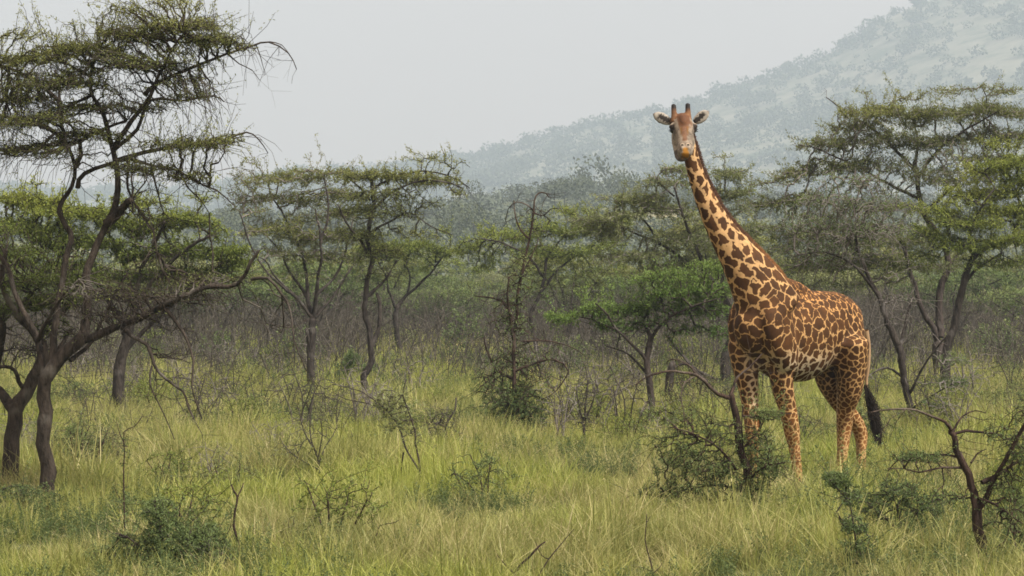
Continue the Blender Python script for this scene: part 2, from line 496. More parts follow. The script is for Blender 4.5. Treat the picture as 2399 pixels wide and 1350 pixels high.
    if len(idx):
        # tufts: leaves gather in knots along the twig
        t = np.round(rng.uniform(.1, 1.05, len(idx)) * 5) / 5 + rng.normal(0, .03, len(idx))
        C = np.where((t < .7)[:, None], k1[idx] + (k2[idx] - k1[idx]) * ((t - .35) / .35)[:, None], k2[idx] + (p1[idx] - k2[idx]) * ((t - .7) / .3)[:, None])
        C = C + rng.normal(0, leaf[0] * .45, C.shape)
        D = rng.normal(size=C.shape) * .8 + tdir[idx] * .8; D[:, 2] += .25
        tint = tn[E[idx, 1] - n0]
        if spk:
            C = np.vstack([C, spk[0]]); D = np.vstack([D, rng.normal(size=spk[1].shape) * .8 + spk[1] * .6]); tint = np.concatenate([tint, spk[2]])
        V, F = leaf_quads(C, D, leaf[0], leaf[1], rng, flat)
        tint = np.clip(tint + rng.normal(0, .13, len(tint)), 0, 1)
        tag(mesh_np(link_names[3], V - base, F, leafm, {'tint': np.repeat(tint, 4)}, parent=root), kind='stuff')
    return root

def hero(name, label, Y, limbs, clumps, bark, leafm, seed, cat='tree', dscale=.35, n_mul=1.7, group=None, ground=True, **kw):
    """limbs in photo pixels: ([(x, y), ...], r0_px, r1_px[, end depth in m]); clumps (cx, cy, rx, ry, n, leafiness, tint[, depth, half-depth]).
    Every limb gets its own depth, every clump its own thickness, so the tree is round."""
    kw.setdefault('twiglets', 1.3 if cat != 'shrub' else .5)
    if cat == 'tree': kw.setdefault('tier', .30 * Y / 50 + .06)
    if 'leaf' in kw and cat == 'tree':
        kw['leaf'] = (kw['leaf'][0] * .92, kw['leaf'][1] * .66); kw['per'] = kw.get('per', 9) * 1.45
    rng = np.random.default_rng(seed + 1000)
    s = Y / FPX
    done, L3 = [], []
    for li, lm in enumerate(limbs):
        px = lm[0]; r0, r1 = lm[1] * s, lm[2] * s
        if li == 0 or not done: d0 = 0.0
        else:
            allp = np.vstack([q for q, _ in done]); alld = np.concatenate([d for _, d in done])
            dd = np.hypot(allp[:, 0] - px[0][0], allp[:, 1] - px[0][1]); j = dd.argmin()
            d0 = alld[j] if dd[j] < 60 else 0.0
        ln = sum(math.hypot(px[k + 1][0] - px[k][0], px[k + 1][1] - px[k][1]) for k in range(len(px) - 1)) * s
        d1 = d0 + (lm[3] if len(lm) > 3 else (rng.uniform(-1, 1) * dscale * ln if li else 0.0))
        dep = np.linspace(d0, d1, len(px))
        q = np.array(px, float)
        # dense samples for later limbs to attach to
        tt = np.linspace(0, 1, 40); u = np.linspace(0, 1, len(px))
        done.append((np.stack([np.interp(tt, u, q[:, 0]), np.interp(tt, u, q[:, 1])], 1), np.interp(tt, u, dep)))
        pts = [P(a, b, Y + d) for (a, b), d in zip(px, dep)]
        if li == 0 and ground:
            pts[0][2] = -.12
        L3.append((pts, r0, r1))
    base = L3[0][0][0].copy(); base[2] = ground_z(base[0], base[1])
    C = []
    for c in clumps:
        cx, cyy, rx, ry, n, lf, tn = c[:7]
        dy = c[7] if len(c) > 7 else rng.uniform(-.35, .35) * rx * s
        hz_ = c[8] if len(c) > 8 else max(.35, .75 * rx * s)
        C.append(dict(c=P(cx, cyy, Y + dy), r=(rx * s, hz_, ry * s), n=n * n_mul, leaf=lf, tint=tn))
    return plant(name, label, cat, base, L3, C, bark, leafm, seed=seed, group=group, **kw)
# ------------------------------------------------------------------ the trees one can tell apart
G_L = None
# the big many-stemmed acacia on the left
hero('acacia_tree', 'tall multi-stemmed acacia with an open spreading crown and forked trunk in the left foreground', 36.5,
 [([(112, 1205), (108, 1130), (106, 1040), (105, 960), (104, 905), (120, 870), (150, 830), (195, 790)], 18, 16),
  ([(195, 790), (201, 728), (204, 650), (222, 600), (249, 524), (265, 480), (271, 422), (262, 355), (250, 310), (240, 267), (213, 222), (209, 178), (225, 140)], 12, 3.5, .3),
  ([(195, 795), (240, 775), (284, 757), (330, 738), (379, 716), (438, 692), (492, 668), (563, 662), (593, 615), (610, 585)], 11, 3.5, -.8),
  ([(104, 905), (95, 860), (88, 800), (65, 745), (40, 700), (20, 640), (-10, 590)], 10, 5, .6),
  ([(120, 870), (118, 790), (125, 720), (143, 650), (155, 590), (160, 555), (133, 502), (145, 470), (164, 440), (173, 391), (155, 338), (142, 267), (142, 200), (129, 165)], 10, 3, .9),
  ([(265, 350), (300, 300), (329, 262), (356, 222), (370, 185), (382, 155), (400, 120), (430, 80)], 7, 2.5, -.5),
  ([(340, 222), (369, 196), (422, 169), (489, 142), (533, 124), (591, 107), (631, 98), (676, 124), (695, 162)], 6, 1.0, .5),
  ([(178, 391), (195, 355), (191, 329), (231, 307), (249, 298), (300, 280)], 7, 3, -.5),
  ([(182, 440), (200, 409), (249, 391), (302, 378), (355, 391), (422, 400), (467, 427), (511, 449), (547, 482)], 6.5, 1.3, -.6),
  ([(268, 378), (338, 355), (400, 347), (484, 333), (533, 324), (578, 311), (605, 325), (628, 358)], 6, 1.0, .5),
  ([(248, 524), (275, 500), (290, 478), (304, 472)], 11, 8, -.25),
  ([(155, 338), (110, 300), (60, 285), (10, 270), (-40, 262)], 7, 3, .5),
  ([(142, 240), (95, 200), (40, 170), (-30, 140)], 6, 3, -.6),
  ([(262, 355), (320, 300), (355, 235), (430, 235), (500, 225), (525, 238)], 6, 1.3, .8),
  ([(284, 765), (310, 790), (344, 811), (356, 858), (385, 888), (427, 917), (440, 950), (453, 980)], 6, 2, -.7),
  ([(385, 722), (412, 760), (439, 799), (456, 846), (450, 905), (474, 980)], 5, 1.6, -.5),
  ([(590, 655), (628, 652), (660, 690), (681, 728), (690, 800), (718, 870)], 4.5, 1.2, -.5),
  ([(356, 858), (352, 900), (380, 960), (409, 1030)], 3, 1, -.3),
  ([(422, 400), (440, 440), (470, 470), (490, 500)], 3, .9, .2),
  ([(302, 378), (300, 440), (330, 500), (360, 540), (368, 590)], 4, 1.5, -.4),
  ([(355, 391), (370, 450), (385, 500), (410, 520)], 3, 1, -.3),
  ([(165, 845), (215, 800), (262, 700), (300, 640)], 6, 2, .5),
  ([(88, 800), (115, 745), (150, 690), (185, 655)], 6, 2, -.5),
  ([(631, 98), (660, 105), (685, 138)], 1.6, .7, .1), ([(600, 105), (612, 140), (621, 176)], 1.5, .6, .1), ([(533, 124), (560, 150), (590, 165), (608, 188)], 2, .7, .2)],
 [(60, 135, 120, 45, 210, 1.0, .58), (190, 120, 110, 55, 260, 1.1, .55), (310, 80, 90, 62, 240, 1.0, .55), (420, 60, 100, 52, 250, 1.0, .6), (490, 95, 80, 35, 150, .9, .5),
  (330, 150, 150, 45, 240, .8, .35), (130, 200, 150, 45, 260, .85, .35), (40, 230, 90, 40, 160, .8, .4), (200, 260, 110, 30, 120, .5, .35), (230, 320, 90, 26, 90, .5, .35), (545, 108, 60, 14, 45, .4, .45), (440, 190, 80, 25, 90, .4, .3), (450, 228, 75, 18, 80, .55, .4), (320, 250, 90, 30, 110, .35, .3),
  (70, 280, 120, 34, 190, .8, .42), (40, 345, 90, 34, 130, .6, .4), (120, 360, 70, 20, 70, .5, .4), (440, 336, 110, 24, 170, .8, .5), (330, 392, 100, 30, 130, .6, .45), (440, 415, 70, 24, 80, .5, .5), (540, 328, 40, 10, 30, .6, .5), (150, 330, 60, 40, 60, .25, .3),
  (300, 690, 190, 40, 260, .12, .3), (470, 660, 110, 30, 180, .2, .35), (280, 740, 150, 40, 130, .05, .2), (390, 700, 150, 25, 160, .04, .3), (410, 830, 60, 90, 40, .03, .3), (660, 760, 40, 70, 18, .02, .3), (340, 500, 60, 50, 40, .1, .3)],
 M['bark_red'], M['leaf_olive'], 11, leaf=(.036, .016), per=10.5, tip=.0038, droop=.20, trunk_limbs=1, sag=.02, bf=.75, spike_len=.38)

hero('acacia_tree', 'leaning brown acacia trunk at the left picture edge with twisted limbs and sparse green sprays', 38.5,
 [([(28, 1165), (26, 1100), (24, 1030), (36, 965), (60, 920), (80, 885), (95, 846), (92, 800)], 22, 14),
  ([(36, 965), (10, 930), (-20, 900), (-60, 850)], 15, 8, .4),
  ([(92, 800), (70, 770), (40, 745), (10, 690), (2, 640), (10, 590)], 11, 5, -.5),
  ([(95, 846), (130, 830), (150, 800), (165, 770)], 8, 4, .4),
  ([(60, 915), (45, 895), (35, 870), (10, 860), (-20, 868)], 6, 4, -.4),
  ([(92, 800), (112, 760), (150, 730), (160, 660), (172, 600)], 8, 2, .6),
  ([(-20, 900), (0, 820), (15, 780), (10, 760)], 10, 8, -.2),
  ([(40, 745), (60, 700), (105, 660), (150, 620)], 6, 2, .5)],
 [(90, 660, 130, 45, 280, 1.0, .42), (40, 720, 100, 36, 190, .9, .38), (130, 705, 90, 36, 190, .9, .5), (20, 590, 100, 44, 170, .9, .4), (190, 650, 80, 40, 130, .8, .42), (150, 780, 70, 40, 60, .1, .3), (60, 820, 80, 50, 60, .06, .3)],
 M['bark_red'], M['leaf_green'], 12, leaf=(.038, .017), per=10, tip=.004, bf=.6)

# the flat green crown behind it
hero('acacia_tree', 'flat-topped acacia with a wide yellow-green crown standing behind the big left acacia', 56,
 [([(276, 1030), (278, 970), (276, 900), (282, 840), (300, 790), (310, 740)], 17, 11),
  ([(300, 790), (250, 700), (180, 620), (90, 560), (0, 530)], 8, 3, .8), ([(310, 740), (360, 660), (430, 590), (490, 555)], 8, 3, -.8),
  ([(310, 740), (300, 650), (260, 560), (230, 500)], 8, 3, 1.0), ([(310, 740), (330, 640), (370, 560), (385, 520)], 7, 3, -1.0),
  ([(280, 850), (330, 780), (430, 690), (520, 620), (560, 600)], 7, 2.5, .5), ([(250, 700), (150, 650), (60, 620), (-40, 600)], 6, 2.5, -.9)],
 [(60, 475, 110, 32, 230, 1.1, .78), (170, 500, 120, 36, 250, 1.0, .68), (60, 540, 120, 40, 230, 1.0, .5), (200, 570, 140, 45, 300, 1.0, .45), (330, 520, 110, 40, 240, 1.0, .62),
  (440, 515, 80, 32, 170, 1.0, .62), (400, 590, 130, 40, 280, 1.0, .48), (520, 590, 70, 30, 120, .9, .5), (480, 640, 90, 25, 120, .8, .35), (330, 640, 120, 28, 150, .8, .3), (180, 640, 120, 30, 150, .7, .3), (20, 620, 90, 40, 150, .8, .35), (560, 620, 50, 25, 60, .8, .45)],
 M['bark_grey'], M['leaf_green'], 13, leaf=(.062, .03), per=13, tip=.0055, flat=.5)

# the pair left of centre
hero('acacia_tree', 'slim dark acacia with a stub on its straight trunk, left of the wavy-trunked one', 70,
 [([(728, 948), (729, 905), (727, 850), (728, 790), (736, 745)], 9.5, 9),
  ([(728, 860), (722, 800), (718, 770)], 6, 4, -.1),
  ([(736, 745), (723, 700), (722, 661), (705, 590), (680, 530), (640, 470)], 6, 2, .7), ([(736, 745), (740, 690), (748, 630), (752, 570), (740, 490)], 6, 2, -.6),
  ([(736, 745), (690, 690), (640, 650), (590, 580), (560, 500)], 4.5, 1.5, -.8), ([(738, 745), (775, 700), (815, 640), (838, 600)], 4, 1.5, .7),
  ([(742, 690), (790, 640), (815, 560), (830, 500)], 4, 1.5, .9), ([(723, 700), (680, 640), (655, 590), (620, 550)], 4, 1.4, .8), ([(690, 690), (640, 640), (620, 610), (565, 590)], 3, 1, -.3),
  ([(752, 570), (770, 500), (760, 430), (752, 405)], 3.5, 1.2, .4)],
 [(640, 425, 100, 32, 150, .8, .6), (740, 415, 100, 30, 160, .85, .58), (590, 470, 60, 50, 90, .6, .45), (690, 470, 110, 35, 170, .8, .5), (800, 460, 60, 50, 110, .8, .5), (640, 540, 80, 35, 130, .9, .62), (730, 560, 110, 40, 210, .9, .6), (700, 600, 100, 25, 120, .6, .4), (800, 560, 60, 50, 100, .7, .35), (560, 450, 40, 30, 40, .4, .4)],
 M['bark_grey'], M['leaf_olive'], 14, twigmat=M['dead_wood'], leaf=(.062, .028), per=12, tip=.005, droop=.08)

hero('acacia_tree', 'acacia with a wavy bare trunk and a flat crown reaching out to the right', 64,
 [([(855, 975), (853, 925), (849, 885), (868, 845), (866, 800), (855, 750), (850, 710), (856, 655), (872, 605), (862, 550), (876, 490), (872, 440), (868, 420)], 9.5, 4),
  ([(853, 700), (880, 680), (905, 655), (930, 610)], 5, 2, .5), ([(872, 810), (885, 770), (890, 725), (884, 690)], 6, 4, .3),
  ([(876, 490), (920, 450), (980, 425), (1040, 425), (1085, 440)], 4, 1.2, -.5), ([(872, 440), (930, 415), (1000, 400), (1060, 415), (1100, 440)], 3.5, 1, .5),
  ([(862, 550), (910, 520), (960, 500), (1010, 530), (1060, 550)], 3.5, 1, .4), ([(872, 605), (840, 560), (810, 520), (790, 480)], 4, 1.5, -.7), ([(866, 470), (830, 430), (800, 410)], 3, 1.2, .5)],
 [(850, 420, 80, 30, 140, .95, .55), (940, 415, 90, 26, 150, .95, .6), (1020, 415, 70, 24, 100, .9, .62), (1075, 440, 30, 18, 24, .6, .55), (890, 460, 90, 28, 120, .7, .4), (850, 560, 60, 50, 120, .8, .35), (930, 500, 80, 30, 90, .3, .35), (980, 470, 60, 20, 50, .4, .5), (830, 500, 60, 40, 110, .8, .4), (900, 590, 60, 25, 70, .7, .45), (980, 545, 60, 16, 40, .6, .5)],
 M['bark_grey'], M['leaf_olive'], 15, leaf=(.058, .026), per=12, tip=.0048, droop=.10)

hero('acacia_tree', 'small flat-crowned acacia behind the wavy trunk, its two dark limbs in a wide V', 98,
 [([(938, 868), (940, 830), (930, 790), (926, 745), (932, 715)], 7, 6), ([(932, 715), (955, 690), (990, 660), (1018, 630), (1038, 600)], 4.5, 2, .5), ([(930, 725), (912, 690), (905, 650), (885, 610)], 4, 1.5, -.5), ([(955, 690), (960, 650), (950, 610), (960, 580)], 3, 1.2, .5)],
 [(900, 585, 75, 18, 130, 1.2, .58), (980, 585, 80, 20, 150, 1.2, .6), (1040, 585, 45, 16, 60, 1.0, .6), (950, 605, 90, 12, 80, .5, .3)],
 M['bark_grey'], M['leaf_green'], 16, leaf=(.085, .04), per=10, tip=.006, flat=.5)

hero('acacia_tree', 'hazy flat acacia crown between the V-limbed acacia and the bare-topped shrub tree', 92,
 [([(1262, 895), (1262, 850), (1255, 790), (1243, 740), (1258, 700), (1275, 650), (1280, 600)], 6, 3.5), ([(1258, 700), (1300, 640), (1360, 590), (1410, 560)], 3.5, 1.5, .6), ([(1275, 650), (1240, 600), (1180, 570), (1130, 560)], 3.5, 1.5, -.6), ([(1280, 600), (1320, 560), (1370, 530)], 3, 1.2, .4)],
 [(1330, 535, 90, 26, 170, 1.1, .5), (1420, 530, 70, 24, 120, 1.1, .55), (1200, 555, 90, 22, 130, .9, .5), (1280, 590, 110, 35, 150, .7, .4), (1390, 590, 80, 40, 120, .7, .4), (1130, 570, 60, 16, 50, .9, .5), (1110, 590, 60, 22, 70, .9, .5)],
 M['bark_grey'], M['leaf_green'], 17, leaf=(.085, .04), per=12, tip=.006, flat=.5)

hero('shrub_tree', 'thin bare-topped shrub tree with hooked dead tips and a dark leafy skirt', 52,
 [([(1212, 1042), (1210, 1000), (1207, 930), (1205, 850), (1202, 780), (1212, 700), (1225, 630), (1238, 570), (1250, 500), (1252, 470), (1262, 452), (1280, 453), (1287, 462)], 6.5, 1.2),
  ([(1240, 560), (1220, 540), (1208, 510), (1204, 470)], 3, 1.2, .2), ([(1253, 500), (1235, 482), (1210, 474), (1190, 490), (1184, 520)], 2, .9, .3), ([(1253, 500), (1275, 505), (1290, 490), (1312, 488)], 2, .8, -.3),
  ([(1200, 760), (1185, 715), (1160, 700), (1112, 695)], 4, 1.5, .4), ([(1205, 800), (1195, 740), (1188, 700), (1192, 650)], 4.5, 2, -.3), ([(1207, 890), (1160, 860), (1140, 820), (1135, 790)], 4, 1.5, .5),
  ([(1207, 870), (1260, 850), (1300, 845), (1330, 870), (1300, 920), (1270, 935)], 3.5, 1, -.5), ([(1225, 800), (1280, 800), (1340, 815), (1370, 835)], 2.5, .8, .4), ([(1225, 640), (1250, 590), (1262, 560)], 2.5, 1, .3)],
 [(1210, 950, 78, 58, 300, 1.1, .32), (1205, 995, 85, 34, 190, 1.1, .3), (1210, 850, 60, 50, 110, .35, .3), (1190, 740, 50, 60, 60, .25, .4), (1220, 650, 40, 70, 70, .6, .7), (1205, 750, 50, 50, 60, .5, .5), (1280, 870, 60, 50, 60, .2, .3), (1150, 900, 50, 50, 60, .4, .3), (1250, 520, 40, 40, 18, .15, .5)],
 M['bark_sapling'], M['leaf_deep'], 18, tier=0.0, leaf=(.05, .025), per=9, tip=.0048, droop=.15)

hero('acacia_tree', 'bright green layered acacia with low fan-shaped sprays just left of the giraffe', 55,
 [([(1524, 1015), (1522, 965), (1522, 900), (1518, 850), (1524, 790)], 9, 7), ([(1518, 850), (1480, 810), (1440, 770), (1425, 740), (1395, 710)], 4.5, 1.6, -.6), ([(1524, 790), (1510, 750), (1540, 700), (1590, 660)], 5, 2, .6), ([(1524, 800), (1560, 750), (1620, 720), (1680, 700)], 4.5, 1.6, -.6), ([(1522, 880), (1470, 830), (1420, 810)], 3.5, 1.2, .5), ([(1440, 770), (1380, 745), (1310, 738)], 3, 1, .4), ([(1540, 700), (1500, 670), (1480, 640)], 3, 1.2, .5)],
 [(1315, 738, 45, 9, 60, 1.2, .66), (1400, 714, 60, 11, 90, 1.2, .66), (1420, 745, 50, 9, 60, 1.0, .55), (1490, 720, 70, 12, 100, 1.1, .58), (1560, 697, 80, 12, 110, 1.1, .6), (1620, 664, 80, 12, 120, 1.2, .7), (1650, 690, 70, 14, 110, 1.1, .58), (1540, 652, 70, 9, 70, 1.1, .68), (1600, 735, 70, 16, 80, .9, .45), (1660, 640, 60, 10, 70, 1.1, .7), (1500, 760, 110, 22, 120, .5, .3), (1680, 740, 40, 40, 60, .8, .4)],
 M['bark_dark'], M['leaf_bright'], 19, leaf=(.055, .026), per=11, tip=.0045, flat=.5)

hero('acacia_tree', 'pale flat-topped acacia whose layered crown shows on both sides of the giraffe neck', 72,
 [([(1698, 945), (1697, 900), (1700, 840), (1712, 760), (1690, 690), (1650, 640)], 15, 7), ([(1650, 640), (1600, 600), (1545, 570), (1500, 550), (1455, 530)], 5, 2, .7), ([(1650, 640), (1620, 560), (1600, 500), (1580, 440)], 5, 2, -.7), ([(1690, 690), (1700, 600), (1680, 500), (1690, 430)], 5, 2, .7), ([(1545, 570), (1520, 530), (1500, 505), (1530, 490)], 3.5, 1.5, .3), ([(1580, 460), (1540, 420), (1560, 395)], 2.5, 1, .4), ([(1697, 900), (1640, 870), (1610, 850), (1560, 870)], 5, 3, -.4), ([(1455, 530), (1440, 500), (1450, 470)], 2.5, 1, -.3)],
 [(1600, 402, 60, 14, 80, 1.0, .6), (1710, 402, 50, 12, 60, 1.0, .6), (1560, 430, 70, 18, 80, .8, .5), (1500, 468, 70, 22, 130, 1.1, .6), (1450, 500, 70, 16, 110, 1.1, .6), (1570, 490, 80, 24, 130, .8, .5), (1700, 450, 80, 28, 140, .9, .5), (1620, 560, 120, 40, 260, .9, .45), (1740, 540, 70, 50, 150, .8, .4), (1480, 600, 100, 30, 170, .9, .5), (1600, 625, 110, 30, 160, .8, .35), (1420, 540, 60, 16, 70, 1.0, .55), (1760, 620, 70, 40, 120, .8, .4), (1380, 520, 60, 14, 60, 1.0, .5)],
 M['bark_grey'], M['leaf_grey'], 20, twigmat=M['dead_wood'], leaf=(.068, .032), per=12, tip=.0052, flat=.4)

hero('dead_stump', 'short grey broken trunk with a leaning limb, left of the giraffe front legs', 60,
 [([(1570, 992), (1570, 940), (1573, 880), (1578, 846)], 13, 8), ([(1662, 905), (1640, 880), (1610, 850), (1575, 800), (1560, 780)], 6, 3, .4)], [], M['bark_grey'], M['leaf_grey'], 21, cat='stump')

# right side
hero('acacia_tree', 'large umbrella acacia with dense olive top and several dark stems rising from one fork', 74,
 [([(2203, 930), (2203, 880), (2200, 840), (2203, 804)], 17, 14), ([(2203, 804), (2180, 760), (2155, 703), (2134, 633), (2118, 575), (2104, 548)], 8, 3.5, -.5), ([(2203, 790), (2198, 713), (2208, 660), (2219, 620), (2200, 560), (2166, 500), (2152, 430), (2140, 380)], 10, 5, .5),
  ([(2145, 400), (2100, 350), (2040, 300), (1980, 260), (1935, 228)], 5, 1.2, .8), ([(2150, 420), (2200, 350), (2270, 300), (2340, 260)], 5, 1.5, -.8), ([(2145, 390), (2150, 320), (2130, 260)], 4, 1.5, .6), ([(2160, 470), (2080, 430), (2000, 390), (1920, 350), (1870, 340)], 4.5, 1, -.8), ([(2166, 500), (2230, 440), (2300, 400), (2399, 380)], 4.5, 1.5, .8), ([(2270, 300), (2310, 240), (2300, 205)], 2.5, 1, .2),
  ([(2060, 270), (2090, 240), (2098, 222)], 2, 1, .2), ([(2104, 548), (2050, 530), (1980, 560), (1900, 590)], 3.5, 1.2, -.8), ([(2208, 660), (2240, 600), (2290, 560)], 4, 1.5, .7)],
 [(2040, 265, 80, 28, 160, .95, .72), (2010, 300, 80, 30, 130, .9, .6), (2110, 270, 90, 35, 190, 1.0, .6), (2220, 262, 90, 36, 200, 1.0, .55), (2330, 255, 90, 32, 190, 1.0, .5), (2080, 330, 140, 38, 300, .85, .38), (2230, 330, 140, 40, 300, .85, .4), (2370, 310, 80, 60, 190, .9, .42), (2180, 400, 110, 40, 160, .6, .4), (2330, 380, 90, 40, 160, .8, .45),
  (1930, 340, 80, 30, 130, .9, .5), (1960, 390, 100, 34, 190, .9, .45), (1860, 405, 70, 18, 80, .9, .62), (2040, 400, 90, 44, 150, .5, .35), (2220, 420, 120, 40, 190, .6, .45), (1850, 470, 90, 40, 190, .9, .5), (1930, 550, 130, 50, 300, .95, .45), (2060, 570, 130, 50, 300, .9, .4), (1960, 620, 110, 36, 190, .85, .35), (2150, 620, 110, 40, 190, .85, .38), (2090, 490, 100, 44, 170, .5, .4), (1820, 580, 60, 50, 120, .8, .45), (1760, 470, 50, 40, 50, .7, .5)],
 M['bark_dark'], M['leaf_olive'], 22, twigmat=M['dead_wood'], leaf=(.066, .03), per=11.5, tip=.005, droop=.12)

hero('acacia_tree', 'acacia at the right picture edge with a yellow-green crown on a thick curving stem', 67,
 [([(2222, 950), (2212, 900), (2212, 850), (2225, 800), (2246, 729), (2254, 665), (2283, 601), (2331, 569), (2374, 553), (2430, 548)], 14, 5), ([(2254, 672), (2285, 635), (2310, 617), (2350, 590)], 5, 2, .5), ([(2283, 601), (2270, 560), (2290, 500), (2330, 440)], 6, 2, -.6), ([(2374, 553), (2390, 490), (2370, 420)], 5, 2, .6), ([(2331, 569), (2250, 560), (2180, 560)], 3.5, 1.2, .7)],
 [(2350, 385, 70, 35, 130, 1.1, .6), (2390, 420, 60, 40, 150, 1.2, .6), (2300, 450, 100, 40, 240, 1.0, .7), (2180, 500, 80, 30, 120, .9, .6), (2360, 490, 90, 40, 190, 1.1, .7), (2260, 520, 100, 35, 190, 1.0, .6), (2370, 560, 90, 30, 170, 1.0, .62), (2260, 575, 100, 26, 160, .9, .5), (2190, 560, 70, 30, 110, .9, .45), (2420, 520, 60, 70, 120, 1.0, .6), (2330, 610, 90, 22, 90, .7, .35)],
 M['bark_grey'], M['leaf_green'], 23, leaf=(.064, .03), per=11, tip=.005, flat=.45)

hero('thorn_tree', 'grey twiggy thorn tree leaning left out of a slim trunk behind the giraffe rump', 52,
 [([(2128, 1050), (2126, 1000), (2124, 940), (2118, 894), (2112, 840), (2107, 810)], 9, 8), ([(2112, 850), (2100, 790), (2082, 740), (2060, 690), (2036, 649), (2010, 590), (2000, 540)], 10, 3, .4), ([(2124, 930), (2150, 880), (2190, 820), (2215, 790)], 4, 1.5, -.4), ([(2116, 885), (2080, 862), (2050, 872), (2030, 885)], 3.5, 1.2, -.3), ([(2107, 810), (2125, 740), (2140, 690)], 5, 1.5, .5), ([(2060, 690), (2000, 620), (1930, 590), (1860, 600)], 4, 1, -.6),
  ([(2010, 590), (1960, 520), (1920, 500)], 3, 1, .5), ([(2128, 960), (2180, 930), (2230, 900)], 3, 1, -.4)],
 [(1990, 470, 120, 60, 220, .7, .45), (1930, 530, 110, 60, 200, .9, .42), (2040, 540, 100, 60, 170, .6, .4), (1900, 620, 80, 40, 110, .8, .4), (2235, 885, 45, 28, 60, 2.0, .4), (2190, 940, 50, 30, 40, 1.2, .4), (2100, 700, 60, 60, 50, .1, .4), (2130, 970, 60, 30, 40, 1.0, .4)],
 M['bark_grey'], M['leaf_deep'], 24, twigmat=M['dead_wood'], leaf=(.045, .02), per=7, tip=.0048, droop=.35, sag=-.02)

# young trees in the foreground
hero('acacia_sapling', 'young acacia with bare forked top and green lower sprays before the giraffe', 33.5,
 [([(1750, 1240), (1747, 1200), (1742, 1137), (1735, 1090), (1729, 1061), (1720, 1000), (1711, 950), (1707, 930)], 13, 7),
  ([(1707, 932), (1671, 906), (1636, 879), (1600, 872), (1569, 870), (1533, 877), (1505, 890), (1489, 903)], 5.5, 1.2, -.4), ([(1632, 878), (1620, 860), (1609, 852), (1590, 843), (1569, 843), (1562, 852)], 3, 1, .3), ([(1711, 935), (1720, 905), (1729, 883), (1756, 861), (1787, 828)], 4.5, 1.5, .4),
  ([(1636, 879), (1605, 895), (1595, 930), (1600, 960), (1605, 1005)], 2.2, .8, -.3), ([(1724, 1100), (1700, 1065), (1671, 1039), (1613, 1012), (1564, 999)], 4, 1.2, -.4), ([(1738, 1150), (1716, 1146), (1693, 1137), (1644, 1137)], 5, 2, .4), ([(1740, 1150), (1770, 1110), (1800, 1090), (1840, 1085)], 4, 1.3, -.3), ([(1729, 1061), (1770, 1020), (1790, 985), (1800, 965)], 3.5, 1.2, .4), ([(1744, 1120), (1742, 1060), (1738, 1000), (1740, 950)], 3, 1.2, -.2), ([(1740, 1130), (1770, 1080), (1765, 1030)], 3, 1, .3), ([(1650, 1140), (1600, 1150), (1550, 1165)], 2.5, 1, -.3)],
 [(1590, 975, 90, 28, 70, .9, .65), (1650, 1010, 70, 34, 70, .8, .58), (1585, 1045, 80, 36, 80, .9, .5), (1620, 1095, 100, 44, 120, 1.0, .45), (1550, 1160, 60, 36, 70, 1.0, .42), (1640, 1155, 70, 30, 70, .9, .42), (1700, 1110, 60, 60, 90, .9, .42), (1700, 1020, 50, 40, 50, .8, .55), (1795, 970, 44, 18, 70, 1.2, .62), (1800, 1090, 54, 44, 110, 1.0, .48), (1775, 1040, 44, 44, 80, .9, .5), (1765, 1150, 54, 60, 100, .9, .4), (1620, 900, 60, 30, 14, .08, .5)],
 M['bark_sapling'], M['leaf_deep'], 25, cat='sapling', leaf=(.025, .010), per=18, tip=.003, droop=.06, flat=.5)

hero('acacia_sapling', 'reddish forked acacia sapling with arching bare branches at the lower right corner', 28.5,
 [([(2296, 1345), (2294, 1290), (2292, 1210), (2285, 1165), (2275, 1137), (2253, 1092), (2242, 1050), (2236, 1026), (2231, 1012)], 15, 6),
  ([(2231, 1014), (2212, 990), (2191, 981), (2147, 961), (2102, 959), (2060, 962), (2040, 968)], 5, 1.2, -.4), ([(2234, 1010), (2248, 985), (2262, 972), (2285, 962), (2310, 968)], 3.5, 1, .3), ([(2236, 1016), (2280, 1014), (2330, 1016), (2360, 1030), (2399, 1052)], 4, 1.5, .4),
  ([(2294, 1190), (2311, 1150), (2335, 1110), (2368, 1060), (2399, 1000), (2420, 960)], 8, 3, -.3), ([(2300, 1130), (2335, 1110), (2370, 1090), (2400, 1075)], 6, 3, .3), ([(2253, 1096), (2209, 1095), (2156, 1106), (2120, 1097), (2080, 1098)], 3.5, 1, -.3), ([(2248, 1072), (2191, 1068), (2140, 1070), (2102, 1078), (2080, 1105)], 3.5, 1, .3), ([(2285, 1165), (2330, 1180), (2370, 1210), (2400, 1230)], 4, 1.5, -.4), ([(2275, 1085), (2290, 1062), (2310, 1052)], 3, 1, .2), ([(2368, 1060), (2390, 1020), (2400, 1005), (2430, 1010)], 4, 2, .2)],
 [(2150, 1072, 70, 13, 70, 1.2, .5), (2360, 1140, 70, 50, 70, .9, .5), (2390, 1060, 50, 40, 70, 1.1, .55), (2350, 1205, 60, 40, 50, .8, .45), (2385, 1270, 50, 50, 60, .9, .45), (2220, 1165, 50, 30, 24, .7, .4), (2350, 1020, 50, 25, 40, .9, .55), (2350, 1310, 50, 30, 30, .8, .4), (2399, 960, 40, 30, 30, .2, .4)],
 M['bark_sapling'], M['leaf_deep'], 26, cat='sapling', leaf=(.024, .010), per=15, tip=.003, droop=.06, flat=.5)

def stem_shrub(name, label, Y, limbs, clumps, mat, leafm, seed, **kw):
    return hero(name, label, Y, limbs, clumps, mat, leafm, seed, cat='shrub', **kw)

